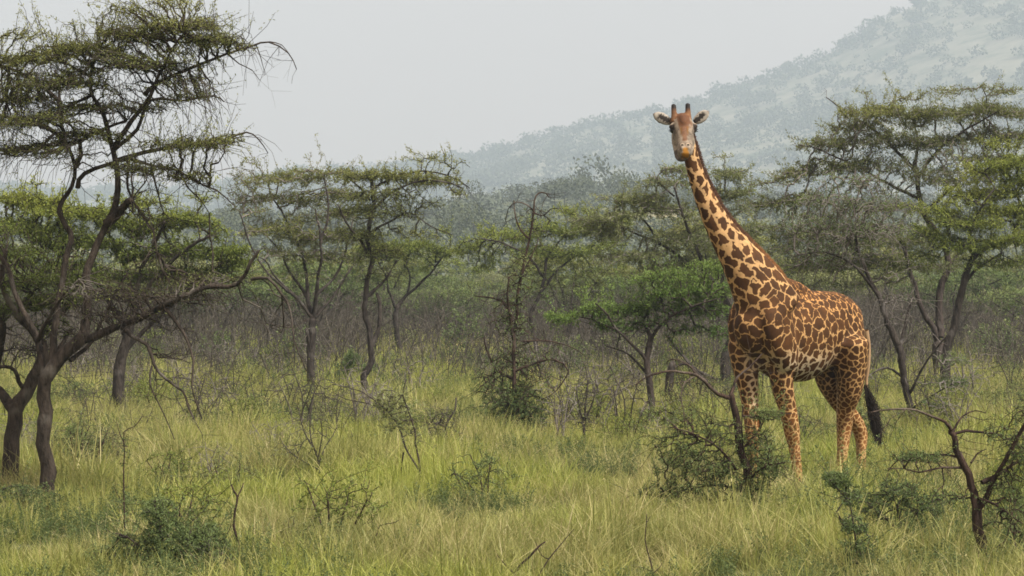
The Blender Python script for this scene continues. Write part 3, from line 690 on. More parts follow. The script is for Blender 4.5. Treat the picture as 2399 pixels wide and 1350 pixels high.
stem_shrub('green_shrub', 'low dark green thorn shrub in the grass at the lower left, widest bush there', 28.2,
 [([(392, 1352), (388, 1310), (380, 1262), (372, 1215), (360, 1180)], 5, 2), ([(388, 1320), (430, 1280), (470, 1250), (500, 1240)], 3.5, 1.2, .3), ([(388, 1320), (340, 1290), (300, 1260), (270, 1250)], 3.5, 1.2, -.3), ([(392, 1330), (440, 1310), (500, 1300), (530, 1300)], 3, 1, -.3)],
 [(372, 1195, 45, 32, 70, 1.3, .45), (390, 1250, 60, 40, 110, 1.2, .35), (470, 1265, 65, 45, 130, 1.2, .4), (300, 1290, 60, 40, 100, 1.1, .35), (420, 1310, 100, 40, 160, 1.2, .33), (240, 1310, 50, 30, 60, 1.0, .4), (520, 1300, 40, 35, 60, 1.1, .4)],
 M['bark_dark'], M['leaf_deep'], 31, leaf=(.024, .010), per=30, tip=.003, flat=.4)
stem_shrub('green_shrub', 'small blue-green acacia seedling in the grass at the bottom edge, left of the reddish sapling', 27.5,
 [([(2010, 1362), (2010, 1320), (2006, 1280), (2000, 1230), (1992, 1180), (1985, 1140)], 3.5, 1.2), ([(2002, 1240), (1975, 1220), (1960, 1200)], 2, .8, .2), ([(2006, 1280), (2030, 1262), (2045, 1255)], 2, .8, -.2), ([(1992, 1180), (1965, 1150), (1945, 1125)], 2, .8, -.2)],
 [(1960, 1125, 36, 18, 45, 1.5, .45), (1990, 1160, 30, 30, 35, 1.0, .4), (2000, 1230, 40, 26, 40, 1.1, .4), (2010, 1300, 42, 40, 80, 1.3, .4), (2015, 1340, 50, 20, 60, 1.2, .4)],
 M['bark_dark'], M['leaf_deep'], 32, leaf=(.023, .010), per=26, tip=.003)
stem_shrub('green_shrub', 'low loose green shrub in the grass between the giraffe hind legs and the reddish sapling', 31,
 [([(2120, 1290), (2112, 1240), (2100, 1190), (2090, 1150)], 4, 1.5), ([(2112, 1240), (2160, 1190), (2190, 1170)], 3, 1, .3), ([(2112, 1250), (2060, 1200), (2030, 1180)], 3, 1, -.3)],
 [(2100, 1150, 60, 30, 70, 1.0, .4), (2160, 1180, 60, 36, 90, 1.0, .4), (2050, 1190, 50, 40, 70, .9, .35), (2110, 1230, 80, 40, 90, .9, .35)],
 M['bark_dark'], M['leaf_deep'], 33, leaf=(.024, .010), per=22, tip=.003)
stem_shrub('green_shrub', 'dark green shrub tuft around the foot of the left acacia trunks', 35.5,
 [([(60, 1225), (58, 1190), (50, 1160), (40, 1140)], 4, 1.5), ([(58, 1190), (100, 1170), (130, 1165)], 3, 1, .3)],
 [(40, 1165, 60, 30, 90, 1.1, .35), (110, 1180, 50, 26, 70, 1.0, .35), (10, 1200, 50, 30, 60, 1.0, .3)],
 M['bark_dark'], M['leaf_deep'], 34, leaf=(.026, .012), per=24, tip=.003)
stem_shrub('green_shrub', 'rounded dark green shrub beside the foot of the wavy acacia trunk', 74,
 [([(826, 930), (826, 900), (824, 860), (820, 830)], 3, 1.2), ([(826, 890), (850, 870), (880, 860)], 2, .8, .3)],
 [(822, 845, 22, 26, 45, 1.4, .35), (815, 880, 40, 22, 55, 1.1, .35), (865, 862, 28, 12, 20, 1.0, .4)],
 M['bark_dark'], M['leaf_deep'], 35, leaf=(.065, .03), per=13, tip=.005)
stem_shrub('bare_shrub', 'tall thin twig sapling rising from the grass below the left acacia', 31,
 [([(294, 1280), (293, 1255), (291, 1180), (290, 1113), (292, 1060), (290, 1012), (314, 1000), (328, 985), (334, 975)], 2.6, .8), ([(291, 1040), (280, 1015), (272, 985)], 1.4, .6, .1), ([(290, 1180), (276, 1160), (266, 1140)], 1.2, .6, .1)],
 [(295, 1060, 18, 50, 10, .4, .4), (292, 1190, 20, 60, 14, .5, .4)], M['bark_sapling'], M['leaf_deep'], 36, leaf=(.03, .014), per=8, tip=.002)
stem_shrub('bare_shrub', 'short forked dead stem in the lower left grass, right of the dark green shrub', 28.4,
 [([(556, 1355), (557, 1330), (555, 1273), (547, 1235), (551, 1195), (557, 1166), (548, 1148), (541, 1135)], 4, 2), ([(556, 1168), (564, 1150), (570, 1132)], 2, 1.2, .05)], [], M['bark_sapling'], M['leaf_deep'], 37)
stem_shrub('bare_shrub', 'dark forked dead branch poking out of the grass at the bottom centre', 27,
 [([(1190, 1372), (1205, 1345), (1240, 1305), (1262, 1280), (1276, 1270)], 4, 2), ([(1255, 1372), (1265, 1345), (1285, 1310), (1310, 1280), (1345, 1240)], 3, .8, .2), ([(1205, 1345), (1185, 1325), (1165, 1300)], 2, .8, .1), ([(1285, 1310), (1268, 1300), (1255, 1270)], 1.6, .7, .1)], [], M['bark_sapling'], M['leaf_deep'], 38)
stem_shrub('bare_shrub', 'thin dead stem with a bent foot in the grass below the young acacia', 27.3,
 [([(1530, 1368), (1530, 1340), (1520, 1300), (1512, 1265), (1514, 1230), (1515, 1205)], 2.2, .9), ([(1528, 1345), (1545, 1330), (1550, 1320)], 1.4, .7, .1), ([(1514, 1226), (1524, 1210)], 1, .6, .05), ([(1528, 1340), (1505, 1330), (1490, 1328)], 1.4, .6, -.1)], [], M['bark_sapling'], M['leaf_deep'], 39)
stem_shrub('bare_shrub', 'bent dark dead twig standing in the bright grass below centre left', 29.5,
 [([(862, 1310), (868, 1275), (885, 1250), (890, 1232), (922, 1225), (934, 1218)], 2.6, 1), ([(885, 1258), (905, 1253), (930, 1280), (955, 1302)], 1.6, .7, .1), ([(876, 1265), (880, 1290), (878, 1320)], 1.2, .8, .1)], [], M['bark_sapling'], M['leaf_deep'], 40)
stem_shrub('bare_shrub', 'two tall dark bent stems with a grey tuft, right of the wavy trunk', 39,
 [([(984, 1160), (982, 1100), (972, 1040), (972, 1010), (955, 955), (945, 925), (952, 890)], 3.2, 1.2), ([(980, 1100), (950, 1050), (935, 1000), (905, 960), (865, 930), (840, 915), (800, 905)], 2.6, .8, .3), ([(945, 1060), (940, 1100), (942, 1130)], 2, 1, .1), ([(902, 960), (860, 945), (810, 935), (780, 918)], 1.6, .7, .2)],
 [(925, 970, 40, 40, 60, .9, .55), (910, 940, 40, 30, 40, .7, .5), (960, 1010, 30, 40, 24, .5, .5)], M['bark_dark'], M['leaf_grey'], 41, leaf=(.04, .018), per=9, tip=.003)
stem_shrub('bare_shrub', 'many-stemmed grey dead shrub in the grass below the stubbed acacia', 41,
 [([(748, 1140), (746, 1090), (742, 1070), (728, 1030), (726, 985), (735, 930)], 3, 1), ([(746, 1090), (760, 1050), (780, 1020), (790, 995)], 2.2, .8, .2), ([(744, 1080), (755, 1020), (750, 980)], 2, .8, -.2), ([(746, 1100), (700, 1075), (670, 1050), (655, 1025)], 2.2, .8, .3), ([(742, 1060), (712, 1010), (700, 960), (690, 955)], 2, .8, -.2)],
 [(735, 1010, 70, 50, 40, .15, .5), (680, 1060, 50, 30, 24, .15, .5)], M['dry_stem'], M['leaf_grey'], 42, leaf=(.04, .018), per=9, tip=.003)
stem_shrub('bare_shrub', 'tangled dark brushwood heap on the grass right of the paired bent stems', 47,
 [([(1040, 1060), (1042, 1025), (1052, 985), (1068, 965), (1070, 930)], 4, 2), ([(1042, 1030), (1020, 1000), (1050, 975)], 3, 1.2, .2), ([(1045, 1000), (1010, 990), (1000, 1005)], 2.4, 1, -.2)],
 [(1040, 985, 40, 30, 90, .12, .4), (1035, 1020, 40, 20, 50, .1, .4)], M['dry_stem'], M['leaf_grey'], 43, leaf=(.045, .02), per=8, tip=.0035)
stem_shrub('bare_shrub', 'upright reddish-grey dead shrub in the grass right of the bare-topped shrub tree', 50,
 [([(1368, 1040), (1368, 1000), (1372, 950), (1378, 900), (1372, 860)], 4, 1.2), ([(1368, 1000), (1355, 950), (1350, 900)], 3, 1, .2), ([(1368, 990), (1390, 940), (1395, 890)], 3, 1, -.2)],
 [(1372, 930, 30, 60, 70, .06, .4), (1370, 990, 30, 30, 50, .08, .4)], M['dry_stem'], M['leaf_grey'], 44, leaf=(.045, .02), per=8, tip=.0038)
# ------------------------------------------------------------------ background trees, shrubs and brush
rngB = np.random.default_rng(99)
def proto_acacia(name, label, h, wd, seed, leafm, group, lean=0.0):
    "a free-standing flat-topped acacia built at the origin, to be copied"
    rng = np.random.default_rng(seed)
    f = h * rng.uniform(.26, .38)
    limbs = [([(0, 0, -.25), (.05 * h * lean, 0, f * .5), (.12 * h * lean, .05, f)], .085, .07)]
    k = int(rng.integers(4, 6)); clumps = []
    for i in range(k):
        a = 2 * np.pi * i / k + rng.uniform(-.4, .4); rr = wd * .5 * rng.uniform(.55, .95)
        top = h * rng.uniform(.74, .93)
        e = np.array((math.cos(a) * rr, math.sin(a) * rr, top))
        s0 = np.array(limbs[0][0][-1])
        mid = s0 + (e - s0) * .45 + np.array((0, 0, h * .10)) + rng.normal(0, .12, 3)
        limbs.append(([s0 - (0, 0, .05), mid, e], .05, .015))
        clumps.append(dict(c=e * (.9, .9, 1), r=(wd * .24, wd * .24, h * .07), n=46, leaf=1.0, tint=rng.uniform(.45, .65)))
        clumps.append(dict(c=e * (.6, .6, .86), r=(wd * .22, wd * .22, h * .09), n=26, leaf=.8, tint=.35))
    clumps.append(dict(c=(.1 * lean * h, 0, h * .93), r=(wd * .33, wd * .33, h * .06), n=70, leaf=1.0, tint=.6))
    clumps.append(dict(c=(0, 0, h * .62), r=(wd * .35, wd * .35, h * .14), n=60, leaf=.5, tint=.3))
    return plant(name, label, 'tree', (0, 0, 0), limbs, clumps, M['bark_grey'], leafm, leaf=(.115, .045), per=11, tier=.42, seed=seed, tip=.008, group=group, flat=.4)

def proto_bush(name, label, cat, h, wd, seed, leafm, bark, group, leafy=1.0, leaf=(.08, .04), per=8, stems=6, tip=.005, n=110):
    rng = np.random.default_rng(seed)
    limbs = []
    for i in range(stems):
        a = rng.uniform(0, 6.28); e = np.array((math.cos(a) * wd * rng.uniform(.1, .4), math.sin(a) * wd * rng.uniform(.1, .4), h * rng.uniform(.6, 1)))
        limbs.append(([(rng.normal(0, .06), rng.normal(0, .06), -.12), e * (.35, .35, .5) + rng.normal(0, .06, 3), e], .018, .006))
    clumps = [dict(c=(0, 0, h * .6), r=(wd * .5, wd * .5, h * .42), n=n, leaf=leafy, tint=.45)]
    return plant(name, label, cat, (0, 0, 0), limbs, clumps, bark, leafm, leaf=leaf, per=per, seed=seed, tip=tip, group=group, trunk_limbs=stems, link_names=('stems', 'stem', 'twigs', 'crown'))

ZONES = [(-9999, 'leaning edge acacia'), (130, 'big left acacia'), (340, 'long low limb'), (560, 'stubbed acacia trunk'),
         (770, 'wavy acacia trunk'), (930, 'V limbed acacia'), (1120, 'bare topped shrub'), (1300, 'hazy flat acacia'), (1430, 'bright green acacia'),
         (1610, 'giraffe neck'), (1770, 'giraffe chest'), (1900, 'giraffe rump'), (2060, 'grey thorn tree'), (2180, 'umbrella acacia'), (2300, 'yellow green crown')]
def where(px): return [z for a, z in ZONES if px >= a][-1]
def place(src, x, y, z, s, rot, first, label=None):
    o = src if first else copy_tree(src)
    o.location = (x, y, z); o.rotation_euler = (0, 0, rot); o.scale = (s * rngB.uniform(.92, 1.12), s * rngB.uniform(.92, 1.12), s)
    if label: o['label'] = label
    return o

GB = 'acacias standing behind the thicket'
protos = [proto_acacia('background_acacia', 'mid-distance flat-topped acacia of the belt behind the grey thicket', 4.6, 5.0, 201, M['leaf_green'], GB),
          proto_acacia('background_acacia', 'mid-distance olive acacia of the belt behind the grey thicket', 5.0, 4.6, 202, M['leaf_olive'], GB, .6),
          proto_acacia('background_acacia', 'mid-distance dull green acacia of the belt behind the grey thicket', 4.0, 4.4, 203, M['leaf_grey'], GB, -.5),
          proto_acacia('background_acacia', 'mid-distance low green acacia of the belt behind the grey thicket', 3.6, 5.0, 204, M['leaf_deep'], GB, .3)]
first = [True] * 4
spots = []
for (x0, x1, y0, y1, n) in ((-150, 2550, 96, 135, 30), (-200, 2600, 135, 190, 48), (-200, 2600, 190, 250, 46)):
    for i in range(n):
        spots.append((x0 + (x1 - x0) * (i + rngB.uniform(.1, .9)) / n, rngB.uniform(y0, y1)))
for (px, Y) in spots:
    if Y < 125 and (780 < px < 1300 and rngB.uniform() < .5): continue
    k = int(rngB.integers(0, 4)); x = (px - 1199.5) / FPX * Y
    z = 0.0 if Y < 215 else float(ridge_z(x, Y)) + .2
    sc = rngB.uniform(.62, .98)
    place(protos[k], x, Y, max(z, 0) - .02, sc, rngB.uniform(0, 6.28), first[k],
          '%s %s acacia in the %s row, in line with the %s' % ('small' if sc < .8 else 'tall', ['flat green', 'olive', 'dull green', 'low dark'][k], 'front' if Y < 135 else ('middle' if Y < 190 else 'back'), where(px))); first[k] = False

# green bushes among the far grass
GS = 'green bushes in the far grass and thicket'
bushes = [proto_bush('green_bush', 'rounded dull green bush among the dry brush in the middle distance', 'bush', 1.5, 1.6, 301, M['leaf_grey'], M['bark_grey'], GS),
          proto_bush('green_bush', 'dense mid green bush among the dry brush in the middle distance', 'bush', 1.2, 1.7, 302, M['leaf_green'], M['bark_grey'], GS),
          proto_bush('green_bush', 'dark green bush among the dry brush in the middle distance', 'bush', 1.7, 1.4, 303, M['leaf_deep'], M['bark_dark'], GS)]
first = [True] * 3
for i in range(150):
    Y = 62 + 130 * rngB.uniform() ** .8; px = rngB.uniform(-150, 2550); k = int(rngB.integers(0, 3))
    if Y < 80 and rngB.uniform() < .72: continue
    if 1250 < px < 1950 and Y < 75: continue
    sc = rngB.uniform(.5, 1.15) * (.62 if Y < 85 else 1.0)
    place(bushes[k], (px - 1199.5) / FPX * Y, Y, -.02, sc, rngB.uniform(0, 6.28), first[k],
          '%s %s bush %s the dry thicket, in line with the %s' % ('small' if sc < .75 else 'large', ['rounded grey', 'dense green', 'dark green'][k], 'before' if Y < 90 else ('inside' if Y < 130 else 'beyond'), where(px))); first[k] = False

# small feathery green shrubs standing in the nearer grass
GF = 'small feathery shrubs in the near grass'
forbs = [proto_bush('feathery_shrub', 'feathery green shrub in the grass', 'shrub', .75, .95, 351 + i, [M['leaf_deep'], M['leaf_green'], M['leaf_grey']][i], M['bark_sapling'], GF, leafy=1.3, leaf=(.034, .013), per=15, stems=5, tip=.003, n=95) for i in range(3)]
first = [True] * 3
for i in range(75):
    Y = 29 + 36 * rngB.uniform() ** .8; px = rngB.uniform(-60, 2460); k = int(rngB.integers(0, 3))
    if (Y < 45 and 1480 < px < 2100) or (Y < 38 and px < 420) or (Y < 36 and 700 < px < 1500 and rngB.uniform() < .7): continue
    sc = rngB.uniform(.55, 1.15)
    place(forbs[k], (px - 1199.5) / FPX * Y, Y, -.05, sc, rngB.uniform(0, 6.28), first[k],
          '%s feathery %s shrub in the %s grass, in line with the %s' % ('small' if sc < .85 else 'wide', ['dark green', 'bright green', 'grey-green'][k], 'near' if Y < 40 else ('middle' if Y < 52 else 'far'), where(px))); first[k] = False

# leafless shrubs: things, each with its stems and twigs
GD = 'leafless shrubs in the grass'
bares = [proto_bush('bare_shrub', 'leafless grey-brown shrub of thin branching stems among its like in the grass', 'shrub', 1.3, 1.2, 401 + i, M['leaf_grey'], [M['dry_stem'], M['dead_wood'], M['dry_stem']][i], GD, leafy=.035, n=90, stems=[5, 7, 4][i], tip=.0042, leaf=(.04, .02)) for i in range(3)]
first = [True] * 3
for i in range(250):
    Y = 36 + 62 * rngB.uniform() ** .6; px = rngB.uniform(-80, 2480); k = int(rngB.integers(0, 3))
    if Y < 44 and 1560 < px < 2100: continue
    sc = rngB.uniform(.5, 1.0) * (.75 if Y < 50 else 1.1)
    place(bares[k], (px - 1199.5) / FPX * Y, Y, -.05, sc, rngB.uniform(0, 6.28), first[k],
          '%s %s leafless shrub in the %s grass, in line with the %s' % ('low' if sc < .7 else 'tall', ['brown', 'pale grey', 'thin brown'][k], 'near' if Y < 50 else ('middle' if Y < 72 else 'far'), where(px))); first[k] = False

# the grey dry thicket behind: a mass of thin stems nobody could count
n = 31000
Y = 70 + 110 * rngB.uniform(size=n) ** .8
px = rngB.uniform(-250, 2650, n)
pat = np.array([mnoise.noise((a * .006, b * .05, 2.2)) for a, b in zip(px, Y)])
keep = (rngB.uniform(size=n) < np.clip(.55 + pat * 1.3, .05, 1)) & (rngB.uniform(size=n) < np.clip((Y - 66) / 22, 0.04, 1))
Y, px = Y[keep], px[keep]; n = len(Y)
X = (px - 1199.5) / FPX * Y
h = rngB.uniform(.8, 2.7, n) * np.clip(.55 + (Y - 66) / 60, .5, 1.0)
b0 = np.stack([X, Y, np.full(n, -.1)], 1)
lean = rngB.normal(0, .22, (n, 3)); lean[:, 2] = 0
m1 = b0 + lean * h[:, None] * .4 + np.stack([np.zeros(n), np.zeros(n), h * .5], 1)
tp = b0 + lean * h[:, None] * 1.1 + np.stack([np.zeros(n), np.zeros(n), h], 1)
r = rngB.uniform(.008, .017, n)
parts = [frusta(b0, m1, r, r * .75, 3), frusta(m1, tp, r * .75, r * .35, 3)]
for k in range(3):
    t = rngB.uniform(.1, .9, n)[:, None]; s = m1 + (tp - m1) * t
    d = rngB.normal(0, .45, (n, 3)) * h[:, None] * .45; d[:, 2] = np.abs(d[:, 2]) * .9 + .06
    parts.append(frusta(s, s + d, r * .5, r * .25, 3))
Vt, Ft = join(parts)
tag(mesh_np('dry_thicket', Vt, Ft, M['dry_stem']), kind='stuff')

# ------------------------------------------------------------------ wooded ridge and hill trees
def far_tree(name, label, h, wd, n, ls, seed, group, leafm, round_=.5):
    rng = np.random.default_rng(seed)
    root = empty(name, (0, 0, 0), label, 'tree', group)
    V, F = tube(np.array([(0, 0, -.4), (.05, 0, h * .25), (.1, .05, h * .6)]), np.array([.13, .10, .05]), 5)
    mesh_np('trunk', V, F, M['bark_grey'], smooth=True, parent=root)
    u = unit(rng.normal(size=(n, 3))) * (rng.uniform(.25, 1, n) ** .5)[:, None]
    lob = 1 + .28 * np.sin(u[:, 0] * 5 + seed) * np.cos(u[:, 1] * 4 + seed * 2)
    C = u * lob[:, None] * np.array((wd * .5, wd * .5, h * round_ * .62)) + np.array((.1, .05, h * (1 - round_ * .55)))
    C[:, 2] = np.maximum(C[:, 2], h * .12)
    V, F = leaf_quads(C, rng.normal(size=(n, 3)), ls, ls * .62, rng, .2)
    tint = np.clip(.45 + u[:, 2] * .2 + rng.normal(0, .15, n), 0, 1)
    tag(mesh_np('crown', V, F, leafm, {'tint': np.repeat(tint, 4)}, parent=root), kind='stuff')
    return root
GR = 'trees on the wooded ridge'
fp = [far_tree('ridge_tree', 'hazy rounded tree in the wood covering the near ridge', 5.0, 5.6, 520, .42, 1, GR, M['leaf_far'], .8),
      far_tree('ridge_tree', 'hazy spreading tree in the wood covering the near ridge', 4.2, 6.2, 520, .42, 2, GR, M['leaf_far'], .6),
      far_tree('ridge_tree', 'hazy small pale bushy tree in the wood covering the near ridge', 3.2, 4.0, 380, .36, 3, GR, M['ridge_leaf'], .9)]
first = [True] * 3
big = [(1390, 512, 1.5, 0), (1215, 500, 1.0, 1), (1310, 512, .95, 1), (1270, 505, .9, 2), (1460, 510, .95, 0), (1520, 495, 1.05, 1), (1120, 505, .9, 1)]
def put_ridge(px, Y, s, k):
    x = (px - 1199.5) / FPX * Y
    place(fp[k], x, Y, float(rz(np.array([[x]]), np.array([[Y]]))[0, 0]) - .1, s, rngB.uniform(0, 6.28), first[k],
          '%s %s tree %s the ridge, in line with the %s' % ('large' if s > 1.15 else 'small', ['rounded', 'spreading', 'pale bushy'][k], 'low on' if Y < 480 else ('halfway up' if Y < 680 else 'high on'), where(px))); first[k] = False
for b in big: put_ridge(b[0], b[1] * RK, b[2] * RK, b[3])
cnt = 0
while cnt < 272:
    Y = 260 + (535 * RK - 260) * rngB.uniform() ** .75; px = rngB.uniform(-200, 2600)
    if mnoise.noise((px * .0045, Y * .012, 5.0)) < -.28: continue
    put_ridge(px, Y, rngB.uniform(.6, 1.0) * np.interp(Y, [260, 500], [.8, 1.35]), int(rngB.choice([0, 1, 2, 2]))); cnt += 1

massV, massF, massT, off = [], [], [], 0
for i in range(1500):
    Y = 245 + (545 * RK - 245) * rngB.uniform() ** .8; px = rngB.uniform(-300, 2700); x = (px - 1199.5) / FPX * Y
    z = float(rz(np.array([[x]]), np.array([[Y]]))[0, 0]); m = 60; s = rngB.uniform(.4, .9) * np.interp(Y, [260, 600], [.9, 1.6])
    if mnoise.noise((x * .02, Y * .01, 2.0)) < -.22: continue
    u = unit(rngB.normal(size=(m, 3))) * (rngB.uniform(.3, 1, m) ** .5)[:, None]
    C = u * np.array((2.8, 2.8, 1.7)) * s + np.array((x, Y, z + 1.5 * s))
    V, F = leaf_quads(C, rngB.normal(size=(m, 3)), .75 * s, .5 * s, rngB, .2)
    massV.append(V); massF.append(F + off); off += len(V)
    massT.append(np.repeat(np.clip(.5 + u[:, 2] * .2 + rngB.normal(0, .14, m) + rngB.normal(0, .12), 0, 1), 4))
tag(mesh_np('ridge_scrub', np.vstack(massV), np.vstack(massF), M['ridge_leaf'], {'tint': np.concatenate(massT)}), kind='stuff')

GH = 'trees on the far hill'
hp = [far_tree('hill_tree', 'pale blue hazy tree on the slope of the far hill', 6.0, 8.0, 300, .8, 11, GH, M['leaf_far'], .8),
      far_tree('hill_tree', 'pale blue hazy low tree on the slope of the far hill', 4.6, 7.0, 260, .75, 12, GH, M['leaf_far'], .8)]
first = [True] * 2
pts = []
while len(pts) < 3900:
    Y = (900 + 830 * rngB.uniform() ** .9) * HK; px = rngB.uniform(-500, 3000)
    x = (px - 1199.5) / FPX * Y
    nz = mnoise.noise((x * .012 / HK, Y * .007 / HK, 9.0)) + .45 * mnoise.noise((x * .04 / HK, Y * .02 / HK, 3.0))
    if nz * .42 + rngB.normal(0, .25) < -.02 and Y < 1640 * HK: continue
    if Y >= 1640 * HK and rngB.uniform() < .35: continue
    pts.append((Y, px, x))
pts = sorted(pts, key=lambda q: (not (0 < q[1] < 2399), q[0]))
XA = np.array([[q[2] for q in pts]]); YA = np.array([[q[0] for q in pts]]); ZA = hz(XA, YA)[0]
massV, massF, massT, off = [], [], [], 0
for i, (Y, px, x) in enumerate(pts):
    s = rngB.uniform(.55, 1.35) * 1.75; k = int(rngB.integers(0, 2))
    if i < 290:
        place(hp[k], x, Y, float(ZA[i]) - .1, s, rngB.uniform(0, 6.28), first[k]); first[k] = False
    else:
        m = 56
        u = unit(rngB.normal(size=(m, 3))) * (rngB.uniform(.3, 1, m) ** .5)[:, None]
        C = u * np.array((4.0, 4.0, 2.5)) * s + np.array((x, Y, ZA[i] + 2.6 * s))
        V, F = leaf_quads(C, rngB.normal(size=(m, 3)), 1.6 * s, 1.1 * s, rngB, .2)
        massV.append(V); massF.append(F + off); off += len(V)
        massT.append(np.repeat(np.clip(.4 + u[:, 2] * .2 + rngB.normal(0, .12, m), 0, 1), 4))
tag(mesh_np('hill_woodland', np.vstack(massV), np.vstack(massF), M['leaf_far'], {'tint': np.concatenate(massT)}), kind='stuff')
# ------------------------------------------------------------------ grass: countless blades, one object
def grass_mat(name, stops_a, stops_b, dry):
    m, N, L = new_mat(name)
    at = N.new('ShaderNodeAttribute'); at.attribute_name = 'tint'
    oi = N.new('ShaderNodeObjectInfo'); ge = N.new('ShaderNodeNewGeometry')
    big = tex_noise(N, L, ge.outputs['Position'], .22, 4, .6)
    ma = N.new('ShaderNodeMath'); ma.operation = 'MULTIPLY_ADD'; ma.inputs[1].default_value = .35; ma.inputs[2].default_value = -.175
    ad = N.new('ShaderNodeMath'); ad.operation = 'ADD'; ad.use_clamp = True
    L.new(oi.outputs['Random'], ma.inputs[0]); L.new(ma.outputs[0], ad.inputs[0]); L.new(at.outputs['Fac'], ad.inputs[1])
    ra, rb = ramp(N, stops_a), ramp(N, stops_b)
    L.new(ad.outputs[0], ra.inputs[0]); L.new(ad.outputs[0], rb.inputs[0])
    rf = ramp(N, [(.42, (0, 0, 0)), (.56, (1, 1, 1))]); L.new(big, rf.inputs[0])
    c = mixcol(N, L, rf.outputs[0], ra.outputs[0], rb.outputs[0])
    p = N.new('ShaderNodeBsdfPrincipled'); p.inputs['Roughness'].default_value = .55; p.inputs['Specular IOR Level'].default_value = .3
    t = N.new('ShaderNodeBsdfTranslucent'); mx = N.new('ShaderNodeMixShader'); mx.inputs[0].default_value = .4
    L.new(c, p.inputs['Base Color']); L.new(c, t.inputs['Color'])
    L.new(p.outputs[0], mx.inputs[1]); L.new(t.outputs[0], mx.inputs[2])
    o = N.new('ShaderNodeOutputMaterial'); L.new(mx.outputs[0], o.inputs['Surface'])
    return m
M['grass'] = grass_mat('grass', [(0, (0.075, 0.096, 0.016)), (.5, (0.182, 0.218, 0.034)), (.85, (0.355, 0.375, 0.075)), (1, (0.46, 0.42, 0.15))],
                       [(0, (0.075, 0.088, 0.018)), (.5, (0.180, 0.194, 0.048)), (.85, (0.35, 0.33, 0.115)), (1, (0.45, 0.38, 0.19))], None)
M['weed'] = leaf_mat('weed', [(0, (0.048, 0.070, 0.024)), (.5, (0.095, 0.130, 0.040)), (1, (0.17, 0.205, 0.065))])

def blades(n, hmin, hmax, wid, spread, lean, tint0, tint1, rng, curl=.5):
    th = rng.uniform(0, 6.283, n); rr = spread * np.sqrt(rng.uniform(size=n))
    b = np.stack([np.cos(th) * rr, np.sin(th) * rr, np.full(n, -.03)], 1)
    h = rng.uniform(hmin, hmax, n)
    ld = rng.uniform(0, 6.283, n); la = np.abs(rng.normal(0, lean, n)) + .05
    dx = np.stack([np.cos(ld), np.sin(ld), np.zeros(n)], 1) + np.array((.35, -.05, 0))
    p = [b + dx * (h * la * (t + curl * t * t * 1.4))[:, None] + np.stack([np.zeros(n)] * 2 + [h * t * (1 - .22 * t * la * 2)], 1) for t in (0, .38, .72, 1)]
    fa = rng.uniform(0, 6.283, n); sd_ = np.stack([np.cos(fa), np.sin(fa), np.zeros(n)], 1)
    W = [wid, wid * .9, wid * .6, wid * .12]
    V = np.stack([q for k in range(4) for q in (p[k] - sd_ * W[k] * .5, p[k] + sd_ * W[k] * .5)], 1)
    base = (np.arange(n) * 8)[:, None]
    F = np.concatenate([base + np.array([[2 * k, 2 * k + 1, 2 * k + 3, 2 * k + 2]]) for k in range(3)], 0)
    t = np.repeat(np.clip(rng.uniform(tint0, tint1, n), 0, 1), 8)
    return V.reshape(-1, 3), F, t

def seed_heads(n, hmin, hmax, rng):
    "tall thin stems, each with a small loose head"
    V, F, t = blades(n, hmin, hmax, .0045, .2, .30, .85, 1.0, rng, .35)
    tops = V.reshape(n, 8, 3)[:, 6]
    k = 5
    C = np.repeat(tops, k, 0) + rng.normal(0, .018, (n * k, 3)) - np.array((0, 0, .03))
    V2, F2 = leaf_quads(C, rng.normal(size=(n * k, 3)) + (0, 0, 1), .032, .006, rng)
    return np.vstack([V, V2]), np.vstack([F, F2 + len(V)]), np.concatenate([t, np.full(len(V2), .88)])

def clump(kind, seed):
    rng = np.random.default_rng(seed)
    if kind == 'lush':
        g = [blades(56, .26, .58, .0105, .24, .38, .40, .85, rng), blades(26, .15, .34, .012, .26, .6, .05, .4, rng)]
    elif kind == 'tall':
        g = [blades(42, .32, .74, .0105, .22, .36, .5, .95, rng), blades(24, .2, .4, .012, .25, .5, .1, .5, rng), seed_heads(1, .55, .85, rng)]
    elif kind == 'dry':
        g = [blades(38, .25, .66, .010, .24, .5, .7, 1.0, rng), blades(24, .15, .35, .011, .25, .6, .2, .6, rng), seed_heads(3, .5, .9, rng)]
    elif kind == 'short':
        g = [blades(70, .10, .32, .010, .27, .55, .0, .5, rng)]
    V, F, t = g[0]
    for V2, F2, t2 in g[1:]:
        F = np.vstack([F, F2 + len(V)]); V = np.vstack([V, V2]); t = np.concatenate([t, t2])
    return V, F, t

def weed_clump(seed):
    rng = np.random.default_rng(seed)
    st = []; C = []; D = []
    for i in range(9):
        a = rng.uniform(0, 6.28); rr = rng.uniform(0, .12); h = rng.uniform(.25, .6)
        b = np.array((math.cos(a) * rr, math.sin(a) * rr, -.03)); e = b + np.array((math.cos(a) * h * rng.uniform(.1, .5), math.sin(a) * h * rng.uniform(.1, .5), h))
        st.append((b, e))
        for t in np.linspace(.3, 1, 9):
            for q in range(6):
                C.append(b + (e - b) * t + rng.normal(0, .02, 3)); D.append(rng.normal(0, 1, 3) + (0, 0, .5))
    b = np.array([s[0] for s in st]); e = np.array([s[1] for s in st])
    V, F = frusta(b, e, np.full(9, .004), np.full(9, .002), 3)
    V2, F2 = leaf_quads(np.array(C), np.array(D), .042, .016, rng, .3)
    t = np.concatenate([np.full(len(V), .15), np.repeat(np.clip(rng.normal(.5, .2, len(C)), 0, 1), 4)])
    return np.vstack([V, V2]), np.vstack([F, F2 + len(V)]), t

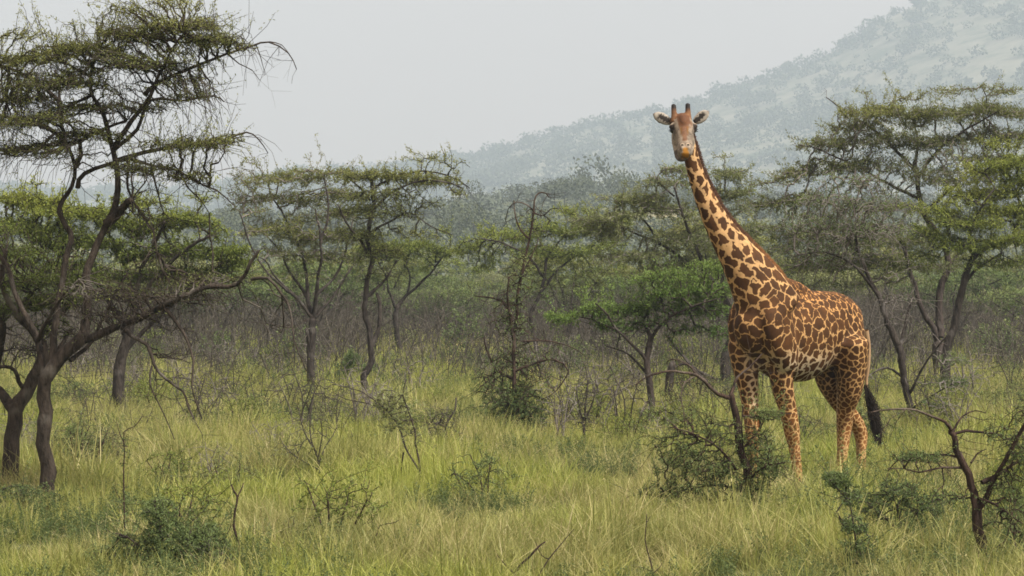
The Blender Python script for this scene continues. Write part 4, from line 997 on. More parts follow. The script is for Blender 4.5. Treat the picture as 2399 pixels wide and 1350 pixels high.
# blade clumps live in mesh data only; the grass object's nodes set them out on its points
gcol = bpy.data.collections.new('grass_clump_meshes')
wcol = bpy.data.collections.new('weed_clump_meshes')
kinds = ['lush'] * 4 + ['tall'] * 4 + ['dry'] * 3 + ['short'] * 3
for i, kd in enumerate(kinds):
    V, F, t = clump(kd, 500 + i)
    o = mesh_np('clump_%02d' % i, V, F, M['grass'], {'tint': t}, link=False); gcol.objects.link(o)
for i in range(4):
    V, F, t = weed_clump(600 + i)
    o = mesh_np('weed_%02d' % i, V, F, M['weed'], {'tint': t}, link=False); wcol.objects.link(o)

def scatter(name, coll, X, Y, scl, idx):
    n = len(X)
    Z = np.where(Y < 240, .05 * np.sin(X * .31 + 1) * np.sin(Y * .23), 0.)
    me = bpy.data.meshes.new(name); me.vertices.add(n)
    me.vertices.foreach_set('co', np.stack([X, Y, Z], 1).astype(np.float32).ravel())
    for an, arr, ty in (('scl', scl, 'FLOAT'), ('rot', rngB.uniform(0, 6.283, n), 'FLOAT'), ('idx', idx, 'INT')):
        a = me.attributes.new(an, ty, 'POINT'); a.data.foreach_set('value', np.asarray(arr, np.float32 if ty == 'FLOAT' else np.int32))
    o = bpy.data.objects.new(name, me); put(o); tag(o, kind='stuff')
    g = bpy.data.node_groups.new(name + '_scatter', 'GeometryNodeTree')
    g.interface.new_socket('Geometry', in_out='INPUT', socket_type='NodeSocketGeometry')
    g.interface.new_socket('Geometry', in_out='OUTPUT', socket_type='NodeSocketGeometry')
    N, L = g.nodes, g.links
    gi, go = N.new('NodeGroupInput'), N.new('NodeGroupOutput')
    ci = N.new('GeometryNodeCollectionInfo'); ci.inputs['Collection'].default_value = coll
    ci.inputs['Separate Children'].default_value = True; ci.inputs['Reset Children'].default_value = True
    ip = N.new('GeometryNodeInstanceOnPoints'); ip.inputs['Pick Instance'].default_value = True
    def attr(nm, ty):
        a = N.new('GeometryNodeInputNamedAttribute'); a.data_type = ty; a.inputs['Name'].default_value = nm; return a.outputs['Attribute']
    cx = N.new('ShaderNodeCombineXYZ'); L.new(attr('rot', 'FLOAT'), cx.inputs[2])
    L.new(gi.outputs[0], ip.inputs['Points']); L.new(ci.outputs[0], ip.inputs['Instance'])
    L.new(attr('idx', 'INT'), ip.inputs['Instance Index']); L.new(cx.outputs[0], ip.inputs['Rotation']); L.new(attr('scl', 'FLOAT'), ip.inputs['Scale'])
    L.new(ip.outputs[0], go.inputs[0])
    md = o.modifiers.new('scatter', 'NODES'); md.node_group = g
    return o

gx, gy = [], []
for (a, b, dens) in ((18, 34, 15), (34, 50, 13), (50, 75, 9), (75, 110, 5), (110, 170, 2.6), (170, 240, 1.3)):
    hw0, hw1 = (1260 / FPX) * a + 4, (1260 / FPX) * b + 4
    n = int((hw0 + hw1) * (b - a) * dens)
    y = rngB.uniform(a, b, n); x = rngB.uniform(-1, 1, n) * ((1260 / FPX) * y + 4)
    gx.append(x); gy.append(y)
gx, gy = np.concatenate(gx), np.concatenate(gy)
pn = np.array([mnoise.noise((x * .35, y * .22, 1.1)) + .5 * mnoise.noise((x * 1.1, y * .8, 4.4)) for x, y in zip(gx, gy)])
u = rngB.uniform(size=len(gx))
idx = np.where(pn > .18, np.where(u < .7, rngB.integers(4, 8, len(gx)), rngB.integers(0, 4, len(gx))),
      np.where(pn > -.15, np.where(u < .6, rngB.integers(0, 4, len(gx)), np.where(u < .85, rngB.integers(8, 11, len(gx)), rngB.integers(4, 8, len(gx)))),
               np.where(u < .6, rngB.integers(11, 14, len(gx)), rngB.integers(8, 11, len(gx)))))
scl = rngB.uniform(.7, 1.12, len(gx)) * np.clip(1 + pn * .45, .6, 1.35) * np.interp(gy, [18, 33, 42, 60, 110, 240], [.62, .66, .84, .92, 1.1, 1.5]) * np.where(rngB.uniform(size=len(gx)) < .13, rngB.uniform(1.15, 1.5, len(gx)), 1.0)
bare = pn > -.62
gx, gy, scl, idx = gx[bare], gy[bare], scl[bare], idx[bare]
scatter('grass', gcol, gx, gy, scl, idx)
n = 8000
wy = 22 + 80 * rngB.uniform(size=n) ** 1.1; wx = rngB.uniform(-1, 1, n) * ((1260 / FPX) * wy + 3)
wn = np.array([mnoise.noise((x * .4 + 9, y * .22, 7.7)) for x, y in zip(wx, wy)])
k = wn > -.02
wx, wy, wn = wx[k], wy[k], wn[k]
scatter('weeds', wcol, wx, wy, rngB.uniform(.55, 1.05, len(wx)) * np.interp(wy, [20, 45, 60, 100], [.62, .75, 1.0, 1.5]), rngB.integers(0, 4, len(wx)))
# ------------------------------------------------------------------ the giraffe
def build_giraffe():
    rng = np.random.default_rng(5)
    GX, GY = 3.48, 40.0
    th = R(48); c_, s_ = math.cos(th), math.sin(th)
    Fv = np.array((-c_, -s_, 0)); Lv = np.array((s_, -c_, 0)); Zv = np.array((0, 0, 1.0))
    def B(u, v, h): return np.array((GX, GY, 0)) + Fv * u + Lv * v + Zv * h
    V_all, F_all, tag_pts, tag_id, off = [], [], [], [], 0
    IDS = dict(torso=0, neck=1, front=2, hind=3, head=4, jaw=5, horn=6, ear=7)

    def loft(path, ra, rb, up, part, s=22, step=.03):
        """closed loft: elliptical rings, half-axis rb along `up` (made square to the path), ra across"""
        nonlocal off
        path = np.asarray(path, float); n = len(path)
        sp, pa = smooth_path(path, ra, step); _, pb = smooth_path(path, rb, step)
        m = len(sp)
        d = unit(np.gradient(sp, axis=0))
        up = np.asarray(up, float)
        U = unit(up[None] - d * (d @ up)[:, None]); W = np.cross(d, U)
        th_ = np.arange(s) * 2 * np.pi / s
        Vr = sp[:, None] + W[:, None] * (np.cos(th_)[None, :, None] * pa[:, None, None]) + U[:, None] * (np.sin(th_)[None, :, None] * pb[:, None, None])
        V = np.vstack([Vr.reshape(-1, 3), sp[:1] - d[:1] * min(pa[0], pb[0]) * .55, sp[-1:] + d[-1:] * min(pa[-1], pb[-1]) * .55])
        F = []
        for k in range(m - 1):
            for i in range(s):
                j = (i + 1) % s
                F.append((k * s + i, k * s + j, (k + 1) * s + j, (k + 1) * s + i))
        T = []
        for i in range(s):
            j = (i + 1) % s
            T.append((m * s, j, i)); T.append((m * s + 1, (m - 1) * s + i, (m - 1) * s + j))
        V_all.append(V); F_all.extend([tuple(q + off for q in f) for f in F + T]); off += len(V)
        tag_pts.append(V); tag_id.extend([IDS[part]] * len(V))
        return sp

    def ball(c, ax, r, part):
        c = np.asarray(c); ax = np.asarray(ax)
        return loft([c - ax * .86, c - ax * .5, c, c + ax * .5, c + ax * .86], np.array([.5, .87, 1, .87, .5]) * r[0], np.array([.5, .87, 1, .87, .5]) * r[1], r[2], part)

    # torso, from the breast to the rump
    loft([B(1.02, 0, 2.08), B(.86, 0, 2.06), B(.60, 0, 2.05), B(.25, 0, 1.94), B(-.15, 0, 1.915), B(-.5, 0, 1.985), B(-.8, 0, 2.04), B(-1.0, 0, 2.0), B(-1.12, 0, 1.92)],
         [.16, .25, .32, .375, .39, .37, .34, .30, .2], [.20, .36, .50, .58, .575, .50, .42, .36, .25], Zv, 'torso')
    loft([B(.75, 0, 2.25), B(.45, 0, 2.42), B(.10, 0, 2.46), B(-.3, 0, 2.36)], [.20, .20, .19, .15], [.22, .22, .15, .10], Zv, 'torso')   # withers
    # shoulders, breast, haunches
    for v in (1, -1):
        loft([B(.55, .20 * v, 2.42), B(.68, .25 * v, 2.12), B(.60, .27 * v, 1.80), B(.45, .25 * v, 1.55)], [.12, .15, .15, .12], [.20, .27, .24, .16], Fv, 'torso')
        loft([B(-.74, .12 * v, 2.34), B(-.82, .20 * v, 2.06), B(-.80, .24 * v, 1.75), B(-.75, .23 * v, 1.5)], [.05, .15, .17, .14], [.08, .28, .29, .23], Fv, 'hind')
    # neck: traced base to poll
    nk = [(1806, 735, 39.50), (1772, 668, 39.42), (1732, 604, 39.34), (1696, 550, 39.28), (1668, 500, 39.22), (1646, 450, 39.16), (1628, 400, 39.10), (1615, 350, 39.08), (1606, 305, 39.06)]
    nr = np.array([.44, .35, .255, .19, .152, .125, .104, .092, .085])
    npath = [P(*q) for q in nk]
    nup = np.array((.72, .38, .55))
    neck = loft(npath, nr * .76, nr, nup, 'neck')
    # legs
    def leg(pts, part, deep=1.12):
        path = [P(x, y, Y) for x, y, r, Y in pts]; rr = np.array([r / FPX * Y for x, y, r, Y in pts])
        loft(path, rr, rr * deep, (.0, -1.0, .0), part, s=18)
    leg([(1822, 790, 34, 39.55), (1826, 850, 31, 39.56), (1834, 911, 26, 39.6), (1845, 956, 21, 39.64), (1852, 992, 19.5, 39.66), (1856, 1015, 18.5, 39.68), (1860, 1044, 14, 39.7), (1867, 1095, 11.5, 39.72), (1869, 1128, 13, 39.72), (1868, 1150, 15, 39.70)], 'front')
    leg([(1738, 800, 36, 39.62), (1744, 850, 32, 39.62), (1752, 900, 26, 39.6), (1757, 945, 20, 39.58), (1762, 995, 18.5, 39.56), (1763, 1015, 17.5, 39.56), (1764, 1050, 13, 39.58), (1766, 1100, 11.5, 39.6), (1766, 1130, 13, 39.6), (1764, 1152, 15, 39.58)], 'front')
    leg([(1992, 800, 46, 40.35), (1994, 849, 40, 40.38), (1990, 911, 31, 40.42), (1982, 955, 22.5, 40.5), (1978, 1000, 18.5, 40.55), (1975, 1044, 14, 40.52), (1971, 1090, 11.5, 40.48), (1970, 1125, 13, 40.46), (1968, 1147, 15, 40.44)], 'hind', 1.2)
    leg([(1940, 820, 40, 40.7), (1937, 880, 30, 40.72), (1960, 930, 24, 40.8), (1986, 966, 20, 40.9), (2008, 995, 18, 40.98), (2017, 1020, 16, 41.0), (2018, 1048, 12.5, 40.98), (2017, 1090, 11, 40.95), (2016, 1120, 12.5, 40.93), (2014, 1140, 14, 40.9)], 'hind', 1.2)
    # head: axis from poll to muzzle, nearly straight at the viewer and tipped down
    phi = R(53)
    hx = unit(np.array((1.0, .04, .02))); ha = np.array((-.02, -math.cos(phi), -math.sin(phi))); ha = unit(ha - hx * (ha @ hx)); hu = np.cross(hx, ha) * -1
    if hu[2] < 0: hu = -hu                                     # hu: out of the forehead
    H0 = P(1599, 276, 39.02)
    HL = .54
    def Hd(t, a, b): return H0 + ha * (t * HL) + hx * a + hu * b
    loft([Hd(-.04, 0, -.03), Hd(.08, 0, -.02), Hd(.22, 0, -.015), Hd(.34, 0, -.02), Hd(.5, 0, -.03), Hd(.66, 0, -.04), Hd(.80, 0, -.045), Hd(.92, 0, -.05), Hd(1.0, 0, -.055)],
         [.09, .112, .130, .134, .116, .100, .098, .096, .074], [.085, .115, .125, .118, .10, .082, .072, .066, .05], hu, 'head')
    loft([Hd(.05, 0, -.14), Hd(.25, 0, -.16), Hd(.5, 0, -.145), Hd(.75, -.015, -.125), Hd(.95, -.045, -.125), Hd(1.05, -.055, -.11)], [.10, .135, .142, .122, .082, .046], [.06, .075, .065, .046, .038, .028], hu, 'jaw')
    for s in (1, -1):
        ball(Hd(.25, s * .118, -.005), hx * .055, (.048, .042, hu), 'head')          # brow over the eye
        ball(Hd(.86, s * .040, .010), ha * .05, (.026, .026, hu), 'head')            # nostril wings
        ball(Hd(.45, s * .095, -.09), ha * .12, (.034, .05, hu), 'head')             # cheek
    ball(Hd(.20, 0, .085), ha * .09, (.055, .045, hu), 'head')                       # bump on the forehead
    # horns
    for s, (xb, xt, yt) in ((-1, (1580, 1578, 246)), (1, (1613, 1611, 244))):
        b0, t0 = P(xb, 286, 38.98), P(xt, yt, 39.03)
        loft([b0, b0 + (t0 - b0) * .35, b0 + (t0 - b0) * .8, t0], [.050, .036, .032, .030], [.050, .037, .033, .031], (0, -1, 0), 'horn', s=14, step=.02)
    # ears: shallow cups facing forward
    for s, (bx, by, tx, ty) in ((-1, (1572, 288, 1531, 267)), (1, (1627, 287, 1660, 261))):
        b0, t0 = P(bx, by, 39.04), P(tx, ty, 39.02)
        upv = unit(np.cross(t0 - b0, (0, 1, 0)))
        loft([b0, b0 + (t0 - b0) * .25, b0 + (t0 - b0) * .55, b0 + (t0 - b0) * .85, t0], [.022, .022, .020, .016, .012], [.036, .062, .072, .052, .016], upv, 'ear', s=16, step=.02)
    me = bpy.data.meshes.new('body_source')
    me.from_pydata([tuple(v) for v in np.vstack(V_all)], [], F_all); me.update()
    tmp = bpy.data.objects.new('body_source', me); col.objects.link(tmp)
    rm = tmp.modifiers.new('r', 'REMESH'); rm.mode = 'VOXEL'; rm.voxel_size = .0105
    sm = tmp.modifiers.new('s', 'SMOOTH'); sm.factor = .5; sm.iterations = 5
    bpy.context.view_layer.update()
    dg = bpy.context.evaluated_depsgraph_get()
    bm_ = bpy.data.meshes.new_from_object(tmp.evaluated_get(dg))
    bpy.data.objects.remove(tmp); bpy.data.meshes.remove(me)
    bm_.name = 'giraffe_body'
    n = len(bm_.vertices); co = np.empty(n * 3, np.float32); bm_.vertices.foreach_get('co', co); co = co.reshape(-1, 3).astype(float)
    no = np.empty(n * 3, np.float32); bm_.vertices.foreach_get('normal', no); no = no.reshape(-1, 3)
    # flesh the joins together: relax the trunk, shoulders and haunches, not the head
    me_e = np.empty(len(bm_.edges) * 2, np.int32); bm_.edges.foreach_get('vertices', me_e); me_e = me_e.reshape(-1, 2)
    deg = np.bincount(me_e.ravel(), minlength=n).astype(float)[:, None]
    wgt = (np.clip((co[:, 2] - 1.25) / .3, 0, 1) * np.clip((3.0 - co[:, 2]) / .5, 0, 1))[:, None]
    for _ in range(44):
        acc = np.stack([np.bincount(me_e[:, 0], co[me_e[:, 1], k], n) + np.bincount(me_e[:, 1], co[me_e[:, 0], k], n) for k in range(3)], 1)
        co = co + (acc / np.maximum(deg, 1) - co) * .6 * wgt
    # which part of the animal each point belongs to
    tp = np.vstack(tag_pts); tid = np.array(tag_id)
    kd = KDTree(len(tp))
    for i, p in enumerate(tp): kd.insert(p, i)
    kd.balance()
    part = np.array([tid[kd.find(p)[1]] for p in co])
    # body coordinates
    rel = co - np.array((GX, GY, 0)); bu = rel @ Fv; bv = rel @ Lv; bh = co[:, 2]
    nd = neck[1:-1]; kn = KDTree(len(nd))
    for i, p in enumerate(nd): kn.insert(p, i)
    kn.balance()
    tn_ = np.array([kn.find(p)[1] for p in co]) / len(nd)             # 0 at the neck base .. 1 at the poll
    # size of the patches and width of the pale net, region by region
    size = np.full(n, .150); net = np.full(n, .105)
    isn = part == IDS['neck']; nb = np.clip((tn_ - .22) / .35, 0, 1) * isn
    size[isn] = np.interp(tn_[isn], [0, .35, .8, 1], [.150, .145, .115, .085]); net[isn] = np.interp(tn_[isn], [0, .3, .7, 1], [.13, .19, .27, .32])
    isleg = (part == IDS['front']) | (part == IDS['hind'])
    size[isleg] = np.interp(bh[isleg], [0, .5, .9, 1.3, 1.6, 2.0], [.035, .045, .062, .085, .115, .14])
    hindz = (part == IDS['hind'])
    size[hindz] = np.interp(bh[hindz], [0, .5, .9, 1.3, 1.7, 2.2], [.035, .042, .055, .068, .095, .12])
    net[isleg] = np.interp(bh[isleg], [.3, .9, 1.4, 2.0], [.30, .24, .17, .13])
    ist = part == IDS['torso']
    back = ist & (bh > 2.25); size[back] = np.interp(bh[back], [2.25, 2.5], [.14, .10])
    rump = ist & (bu < -.7); size[rump] = .105
    net[ist & (bh < 1.75)] = .19
    hd = part >= IDS['head']; size[hd] = .05
    def relax(a, k):
        a = np.asarray(a, float); one = a.ndim == 1; a = a.reshape(n, -1)
        for _ in range(k):
            acc = np.stack([np.bincount(me_e[:, 0], a[me_e[:, 1], c], n) + np.bincount(me_e[:, 1], a[me_e[:, 0], c], n) for c in range(a.shape[1])], 1)
            a = np.where((deg > 0), .4 * a + .6 * acc / np.maximum(deg, 1), a)
        return a[:, 0] if one else a
    size, net = relax(size, 60), relax(net, 60)
    # jagged patches: warp the coordinates, elongate along the neck
    q = co.copy()
    for sc, am in ((5, .06), (14, .042), (34, .020)):
        q += np.array([mnoise.noise_vector(Vector(p) * sc) for p in co]) * am * np.where(isleg, .45, 1)[:, None]
    nax = unit(P(1640, 440, 39.16) - P(1772, 668, 39.42))
    h0 = P(1760, 650, 39.4)
    q = q - nax[None] * (np.clip((q - h0) @ nax, 0, None) * .36 * np.clip((bh - 2.3) / .3, 0, 1))[:, None]
    order = rng.permutation(n)[:26000]
    size0 = size.copy(); size = size * rng.choice([.78, 1.0, 1.22], n)
    seeds = np.empty((0, 3)); srad = np.empty(0)
    for i in order:
        if len(seeds):
            d2 = np.linalg.norm(seeds - q[i], axis=1)
            if np.any(d2 < .5 * (srad + size[i]) * .86): continue
        seeds = np.vstack([seeds, q[i]]); srad = np.append(srad, size[i])
    size = size0
    ks = KDTree(len(seeds))
    for i, p in enumerate(seeds): ks.insert(p, i)
    ks.balance()
    edge = np.empty(n); cid = np.empty(n, int)
    for i in range(n):
        f = ks.find_n(q[i], 3)
        d = sorted((dist / srad[k] ** .5, k) for _, k, dist in f)
        w_ = size[i] ** .5
        edge[i] = (d[1][0] - d[0][0]) * w_ / size[i] - net[i]; cid[i] = d[0][1]
    # colours of coat: pale net and dark patch
    def C3(*c): return np.array(c)
    netc = np.tile(C3(.43, .255, .105), (n, 1)); pat = np.tile(C3(.062, .026, .008), (n, 1))
    pv = rng.normal(1, .14, len(seeds)); pat *= np.clip(pv[cid], .7, 1.35)[:, None]
    def lerp(a, b, t): return a + (b - a) * np.clip(t, 0, 1)[:, None]
    netc = lerp(netc, C3(.42, .205, .068), (bh - 1.95) / .5 * (~isn) * (part < 4))                 # tawny along the back
    netc = lerp(netc, C3(.46, .40, .30), (1.80 - bh) / .35 * (part == 0))                           # pale belly
    netc = lerp(netc, C3(.44, .275, .135), tn_ * isn)
    low = isleg & (bh < 1.3)
    netc = lerp(netc, C3(.44, .275, .12), (1.35 - bh) / .5 * isleg)
    pat = lerp(pat, C3(.17, .066, .016), (1.25 - bh) / .6 * isleg)
    pat = lerp(pat, C3(.19, .085, .028), (.8 - bh) / .4 * isleg)
    # inner sides of the legs are pale and plain
    inner = isleg & (bh > .9) & (np.abs(bv) < .16) & ((no @ Lv) * np.sign(bv) < -.55)
    edge[inner] -= .10
    netc[inner] = C3(.45, .33, .20)
    netc, pat = relax(netc, 30), relax(pat, 2)
    # face
    hrel = co - H0; ht = (hrel @ ha) / HL; hxn = hrel @ hx; hun = hrel @ hu
    hm_ = (part == IDS['head']) | (part == IDS['jaw'])
    nz = np.array([mnoise.noise(Vector(p) * 22) for p in co]); nz2 = np.array([mnoise.noise(Vector(p) * 60) for p in co])
    fc = np.tile(C3(.25, .20, .15), (n, 1))
    ax_ = np.abs(hxn)
    fc = lerp(fc, C3(.115, .052, .025), np.clip((.10 - ax_ - .055 * np.clip((ht - .3) / .3, 0, 1) + nz * .03) / .03, 0, 1) * np.clip((.80 - ht + nz * .1) / .15, 0, 1) * (hun > -.04))
    fc = lerp(fc, C3(.085, .04, .022), np.clip((.05 - np.abs(hxn) + nz * .03) / .02, 0, 1) * np.clip((.24 - ht) / .06, 0, 1) * np.clip((ht - .08) / .05, 0, 1))
    fc = lerp(fc, C3(.18, .095, .055), np.clip((.032 - ax_) / .02, 0, 1) * np.clip((ht - .36) / .1, 0, 1) * np.clip((.74 - ht) / .08, 0, 1))
    fc = lerp(fc, C3(.12, .05, .022), np.clip((nz2 + nz - .15) * 3, 0, 1) * (ax_ < .09) * (ht < .7) * .6)
    streak = np.clip((.013 - np.abs(ax_ - .045 - nz * .012)) / .008, 0, 1) * np.clip((ht - .36) / .05, 0, 1) * np.clip((.62 - ht) / .08, 0, 1)
    fc = lerp(fc, C3(.17, .08, .02), streak)
    fc = lerp(fc, C3(.13, .105, .085), np.clip((nz + nz2 * 1.1 + .02) * 3.5, 0, 1) * (ht > .36) * (ax_ > .04) * .85)
    eyez = np.hypot((ht - .315) * HL, 0) ; em = np.clip((.048 - eyez) / .012, 0, 1) * np.clip((ax_ - .105) / .012, 0, 1) * (hun > -.12)
    fc = lerp(fc, C3(.03, .022, .018), em)
    tear = np.clip((.03 - np.abs((ht - .45) * HL)) / .012, 0, 1) * np.clip((ax_ - .088) / .015, 0, 1) * (hun > -.10)
    fc = lerp(fc, C3(.10, .08, .065), tear * .8)
    fc = lerp(fc, C3(.30, .135, .020), np.clip((.012 + (ht - .84) * .24 - ax_ + nz2 * .016) / .014, 0, 1) * np.clip((ht - .86) / .05, 0, 1))
    nos = np.clip((.022 - np.hypot(ax_ - .036, (ht - .83) * HL)) / .007, 0, 1) * (hun > -.05)
    rim = np.clip((.031 - np.hypot(ax_ - .036, (ht - .82) * HL)) / .008, 0, 1) * (hun > -.05)
    fc = lerp(fc, C3(.09, .06, .045), np.clip((.03 - np.abs((ht - .80) * HL)) / .015, 0, 1) * (ax_ < .075) * .7); fc = lerp(fc, C3(.36, .28, .20), rim); fc = lerp(fc, C3(.018, .014, .012), nos)
    jw = part == IDS['jaw']
    fc = lerp(fc, C3(.085, .07, .058), jw * np.clip((ht - .66) / .14, 0, 1) * np.clip((.9 + nz * .6), 0, 1))
    fc = lerp(fc, C3(.36, .30, .22), jw * (ht < .78) * .7)
    netc[hm_] = fc[hm_]; edge[hm_] = -1
    # horns: tawny below, black knobs
    hh = part == IDS['horn']; htop = P(1595, 258, 39.0)[2]
    hc = lerp(np.tile(C3(.165, .080, .038), (n, 1)), C3(.022, .018, .017), (bh - htop + .02) / .05)
    netc[hh] = hc[hh]; edge[hh] = -1
    # ears: pale, a black tufted stripe inside
    ee = part == IDS['ear']
    for s, (bx, by, tx, ty) in ((-1, (1572, 288, 1531, 267)), (1, (1627, 287, 1660, 261))):
        b0, t0 = P(bx, by, 39.04), P(tx, ty, 39.02); a_ = unit(t0 - b0); l_ = np.linalg.norm(t0 - b0)
        upv = unit(np.cross(t0 - b0, (0, 1, 0))); upv = upv * np.sign(upv[2])
        t_ = ((co - b0) @ a_) / l_; y_ = (co - b0) @ upv
        m_ = ee & (np.sign(hxn) == s)
        ec = np.tile(C3(.34, .305, .26), (n, 1))
        st = np.clip((.034 + nz2 * .026 - np.abs(y_ - .008)) / .007, 0, 1) * np.clip((.80 - t_) / .1, 0, 1) * (no[:, 1] < .1)
        ec = lerp(ec, C3(.030, .024, .02), st)
        ec = lerp(ec, C3(.16, .12, .09), np.clip((np.abs(y_) - .056) / .008, 0, 1) + np.clip((t_ - .92) / .06, 0, 1))
        netc[m_] = ec[m_]
    edge[ee] = -1
    # upper throat pale
    hf = bh < .12; netc[hf] = C3(.05, .04, .035); edge[hf] = -1
    for nm, arr in (('net_colour', netc), ('patch_colour', pat)):
        a = bm_.attributes.new(nm, 'FLOAT_COLOR', 'POINT'); a.data.foreach_set('color', np.concatenate([np.clip(arr, 0, 1), np.ones((n, 1))], 1).astype(np.float32).ravel())
    a = bm_.attributes.new('edge', 'FLOAT', 'POINT'); a.data.foreach_set('value', edge.astype(np.float32))
    bm_.polygons.foreach_set('use_smooth', np.ones(len(bm_.polygons), bool))
    # coat material
    m, N, L = new_mat('giraffe_coat')
    def at(nm, out='Color'):
        q_ = N.new('ShaderNodeAttribute'); q_.attribute_name = nm; return q_.outputs[out]
    tc = N.new('ShaderNodeTexCoord')
    n1 = tex_noise(N, L, tc.outputs['Object'], 48, 5, .7)
    n2 = tex_noise(N, L, tc.outputs['Object'], 9, 4, .6)
    j = N.new('ShaderNodeMath'); j.operation = 'MULTIPLY_ADD'; j.inputs[1].default_value = .30; j.inputs[2].default_value = -.15; L.new(n1, j.inputs[0])
    s2 = N.new('ShaderNodeMath'); s2.operation = 'ADD'; L.new(at('edge', 'Fac'), s2.inputs[0]); L.new(j.outputs[0], s2.inputs[1])
    mr = N.new('ShaderNodeMapRange'); mr.interpolation_type = 'SMOOTHSTEP'; mr.inputs['From Min'].default_value = -.045; mr.inputs['From Max'].default_value = .045; L.new(s2.outputs[0], mr.inputs['Value'])
    cc = mixcol(N, L, mr.outputs[0], at('net_colour'), at('patch_colour'))
    rv = ramp(N, [(.3, (.64, .64, .64)), (.7, (1.18, 1.15, 1.10))]); L.new(n2, rv.inputs[0])
    mu = N.new('ShaderNodeMix'); mu.data_type = 'RGBA'; mu.blend_type = 'MULTIPLY'; mu.inputs[0].default_value = 1
    L.new(cc, mu.inputs[6]); L.new(rv.outputs[0], mu.inputs[7])
    p = N.new('ShaderNodeBsdfPrincipled'); p.inputs['Roughness'].default_value = .7; p.inputs['Specular IOR Level'].default_value = .12
    p.inputs['Sheen Weight'].default_value = 0.0
    bp = N.new('ShaderNodeBump'); bp.inputs['Strength'].default_value = .35; bp.inputs['Distance'].default_value = .006
    L.new(n1, bp.inputs['Height']); L.new(bp.outputs[0], p.inputs['Normal']); L.new(mu.outputs[2], p.inputs['Base Color'])
    o_ = N.new('ShaderNodeOutputMaterial'); L.new(p.outputs[0], o_.inputs['Surface'])
    bm_.materials.clear(); bm_.materials.append(m)
    base = np.array((GX, GY, 0.0))
    root = empty('giraffe', base.tolist(), 'tall brown-patched giraffe standing in the grass and looking straight at the camera', 'giraffe')
    bm_.vertices.foreach_set('co', (co - base).astype(np.float32).ravel()); bm_.update()
    put(bpy.data.objects.new('body', bm_), root)

    def flat_mat(nm, c, r=.5, sp=.4):
        m, N, L = new_mat(nm); p = N.new('ShaderNodeBsdfPrincipled')
        p.inputs['Base Color'].default_value = (*c, 1); p.inputs['Roughness'].default_value = r; p.inputs['Specular IOR Level'].default_value = sp
        o = N.new('ShaderNodeOutputMaterial'); L.new(p.outputs[0], o.inputs['Surface']); return m
    eye_m = flat_mat('eye_dark', (.012, .009, .008), .12, .5)
    # eyes with lashes
    for s in (1, -1):
        e = Hd(.315, s * .124, -.035)
        th_, ph = np.meshgrid(np.linspace(0, np.pi, 10), np.linspace(0, 2 * np.pi, 17))
        S = np.stack([np.sin(th_) * np.cos(ph), np.sin(th_) * np.sin(ph), np.cos(th_)], -1).reshape(-1, 3) * .036
        F = [(i * 10 + k, i * 10 + k + 1, (i + 1) * 10 + k + 1, (i + 1) * 10 + k) for i in range(16) for k in range(9)]
        ey = mesh_np('eye', S + e - base, F, eye_m, smooth=True, parent=root)
        k = 16; a0 = np.tile(e + ha * -.018, (k, 1)) + hx * s * .012 + hu * np.linspace(-.024, .03, k)[:, None] + ha * (np.linspace(-1, 1, k)[:, None] ** 2) * .01
        a1 = a0 + hx * s * rng.uniform(.025, .045, (k, 1)) + ha * rng.uniform(.008, .03, (k, 1)) + hu * .008
        V, F = frusta(a0, a1, np.full(k, .0035), np.full(k, .0012), 3)
        tag(mesh_np('eyelashes', V - base, F, eye_m, parent=ey), kind='stuff')
    # mane: short stiff hair along the crest of the neck
    kb = KDTree(n)
    for i, p in enumerate(co): kb.insert(p, i)
    kb.balance()
    cl, cr = smooth_path(npath, nr, .02)
    cd_ = unit(np.gradient(cl, axis=0)); cU = unit(nup[None] - cd_ * (cd_ @ nup)[:, None])
    keep_ = np.arange(int(len(cl) * .07), len(cl))[::-1]          # poll first, withers last
    line = (cl + cU * cr[:, None])[keep_]; nrm = cU[keep_]
    roots = np.array([kb.find(p)[0] for p in line])
    K = 46
    tt = rng.uniform(0, len(line) - 1.01, len(line) * K); i0 = tt.astype(int); fr = (tt - i0)[:, None]
    rp = roots[i0] * (1 - fr) + roots[i0 + 1] * fr; nn = unit(nrm[i0])
    side = unit(np.cross(nn, unit(np.gradient(line, axis=0))[i0]))
    rp = rp + side * rng.normal(0, .009, (len(rp), 1)) - nn * .015
    hl = rng.uniform(.035, .07, len(rp))[:, None] * np.interp(tt / len(line), [0, .1, .6, .9, 1], [.6, 1, 1.05, 1.05, .6])[:, None]
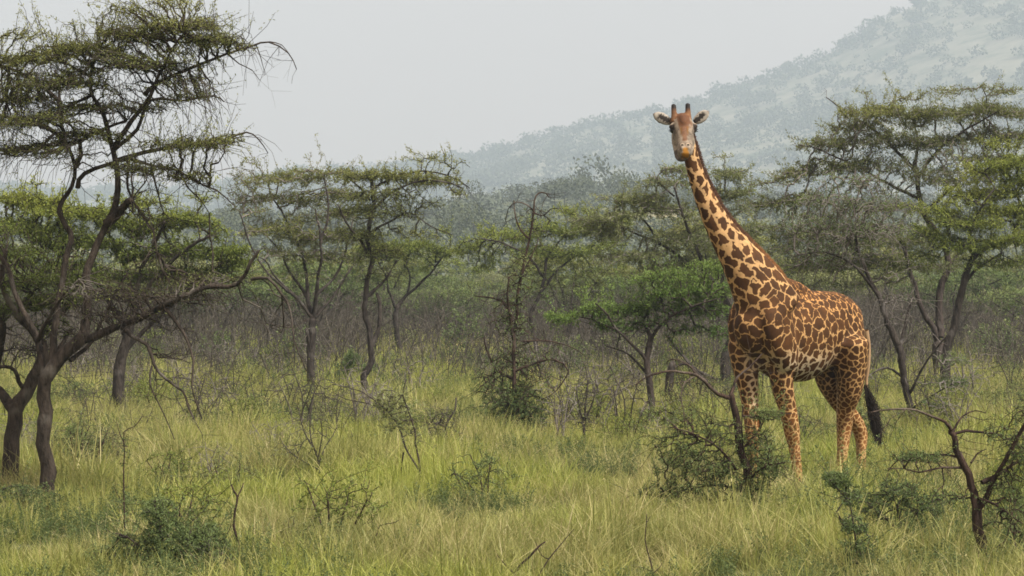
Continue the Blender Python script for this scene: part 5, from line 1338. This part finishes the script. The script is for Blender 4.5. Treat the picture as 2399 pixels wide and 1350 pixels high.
    tipp = rp + nn * hl + side * rng.normal(0, .01, (len(rp), 1)) + unit(np.gradient(line, axis=0))[i0] * (-.12 * hl + rng.normal(0, .012, (len(rp), 1)))
    V, F = frusta(rp, tipp, np.full(len(rp), .0045), np.full(len(rp), .0014), 3)
    tcol = np.interp(np.repeat(tt / len(line), 6), [0, .6, .75, 1], [0.15, .25, .85, 1.0])
    mm = leaf_mat('mane_hair', [(0, (.070, .030, .015)), (.4, (.115, .048, .019)), (1, (.30, .13, .04))], trans=.1)
    tag(mesh_np('mane', V - base, F, mm, {'tint': np.clip(tcol + rng.normal(0, .05, len(V)), 0, 1)}, parent=root), kind='stuff')
    # tail and its black tuft
    tl = [P(2026, 775, 41.0), P(2034, 815, 41.05), P(2034, 860, 41.05), P(2030, 890, 41.05), P(2031, 915, 41.05)]
    sp, sr = smooth_path(tl, [.05, .032, .022, .018, .018], .03)
    V, F = tube(sp, sr, 9)
    tb = mesh_np('tail', V - base, F, flat_mat('tail_skin', (.30, .19, .10), .7, .2), smooth=True, parent=root)
    k = 900
    tp_ = [P(2029, 903, 41.05), P(2036, 935, 41.05), P(2046, 965, 41.04), P(2054, 1005, 41.02), P(2060, 1045, 41.0)]
    sp, _ = smooth_path(tp_, np.ones(5), .01)
    st = rng.uniform(0, .45, k); en = np.clip(st + rng.uniform(.3, .6, k), 0, 1)
    ix = lambda t: np.minimum((t * (len(sp) - 1)).astype(int), len(sp) - 1)
    wd = np.interp(en, [0, .3, .55, 1], [.02, .045, .05, .045])
    a0 = sp[ix(st)] + rng.normal(0, .012, (k, 3)); mid = sp[ix((st + en) / 2)] + rng.normal(0, 1, (k, 3)) * wd[:, None] * .6; a1 = sp[ix(en)] + rng.normal(0, 1, (k, 3)) * wd[:, None] * .8
    V, F = join([frusta(a0, mid, np.full(k, .005), np.full(k, .004), 3), frusta(mid, a1, np.full(k, .004), np.full(k, .0015), 3)])
    tag(mesh_np('tail_tuft', V - base, F, flat_mat('tail_hair', (.022, .016, .012), .75, .1), parent=root), kind='stuff')
    return root
build_giraffe()
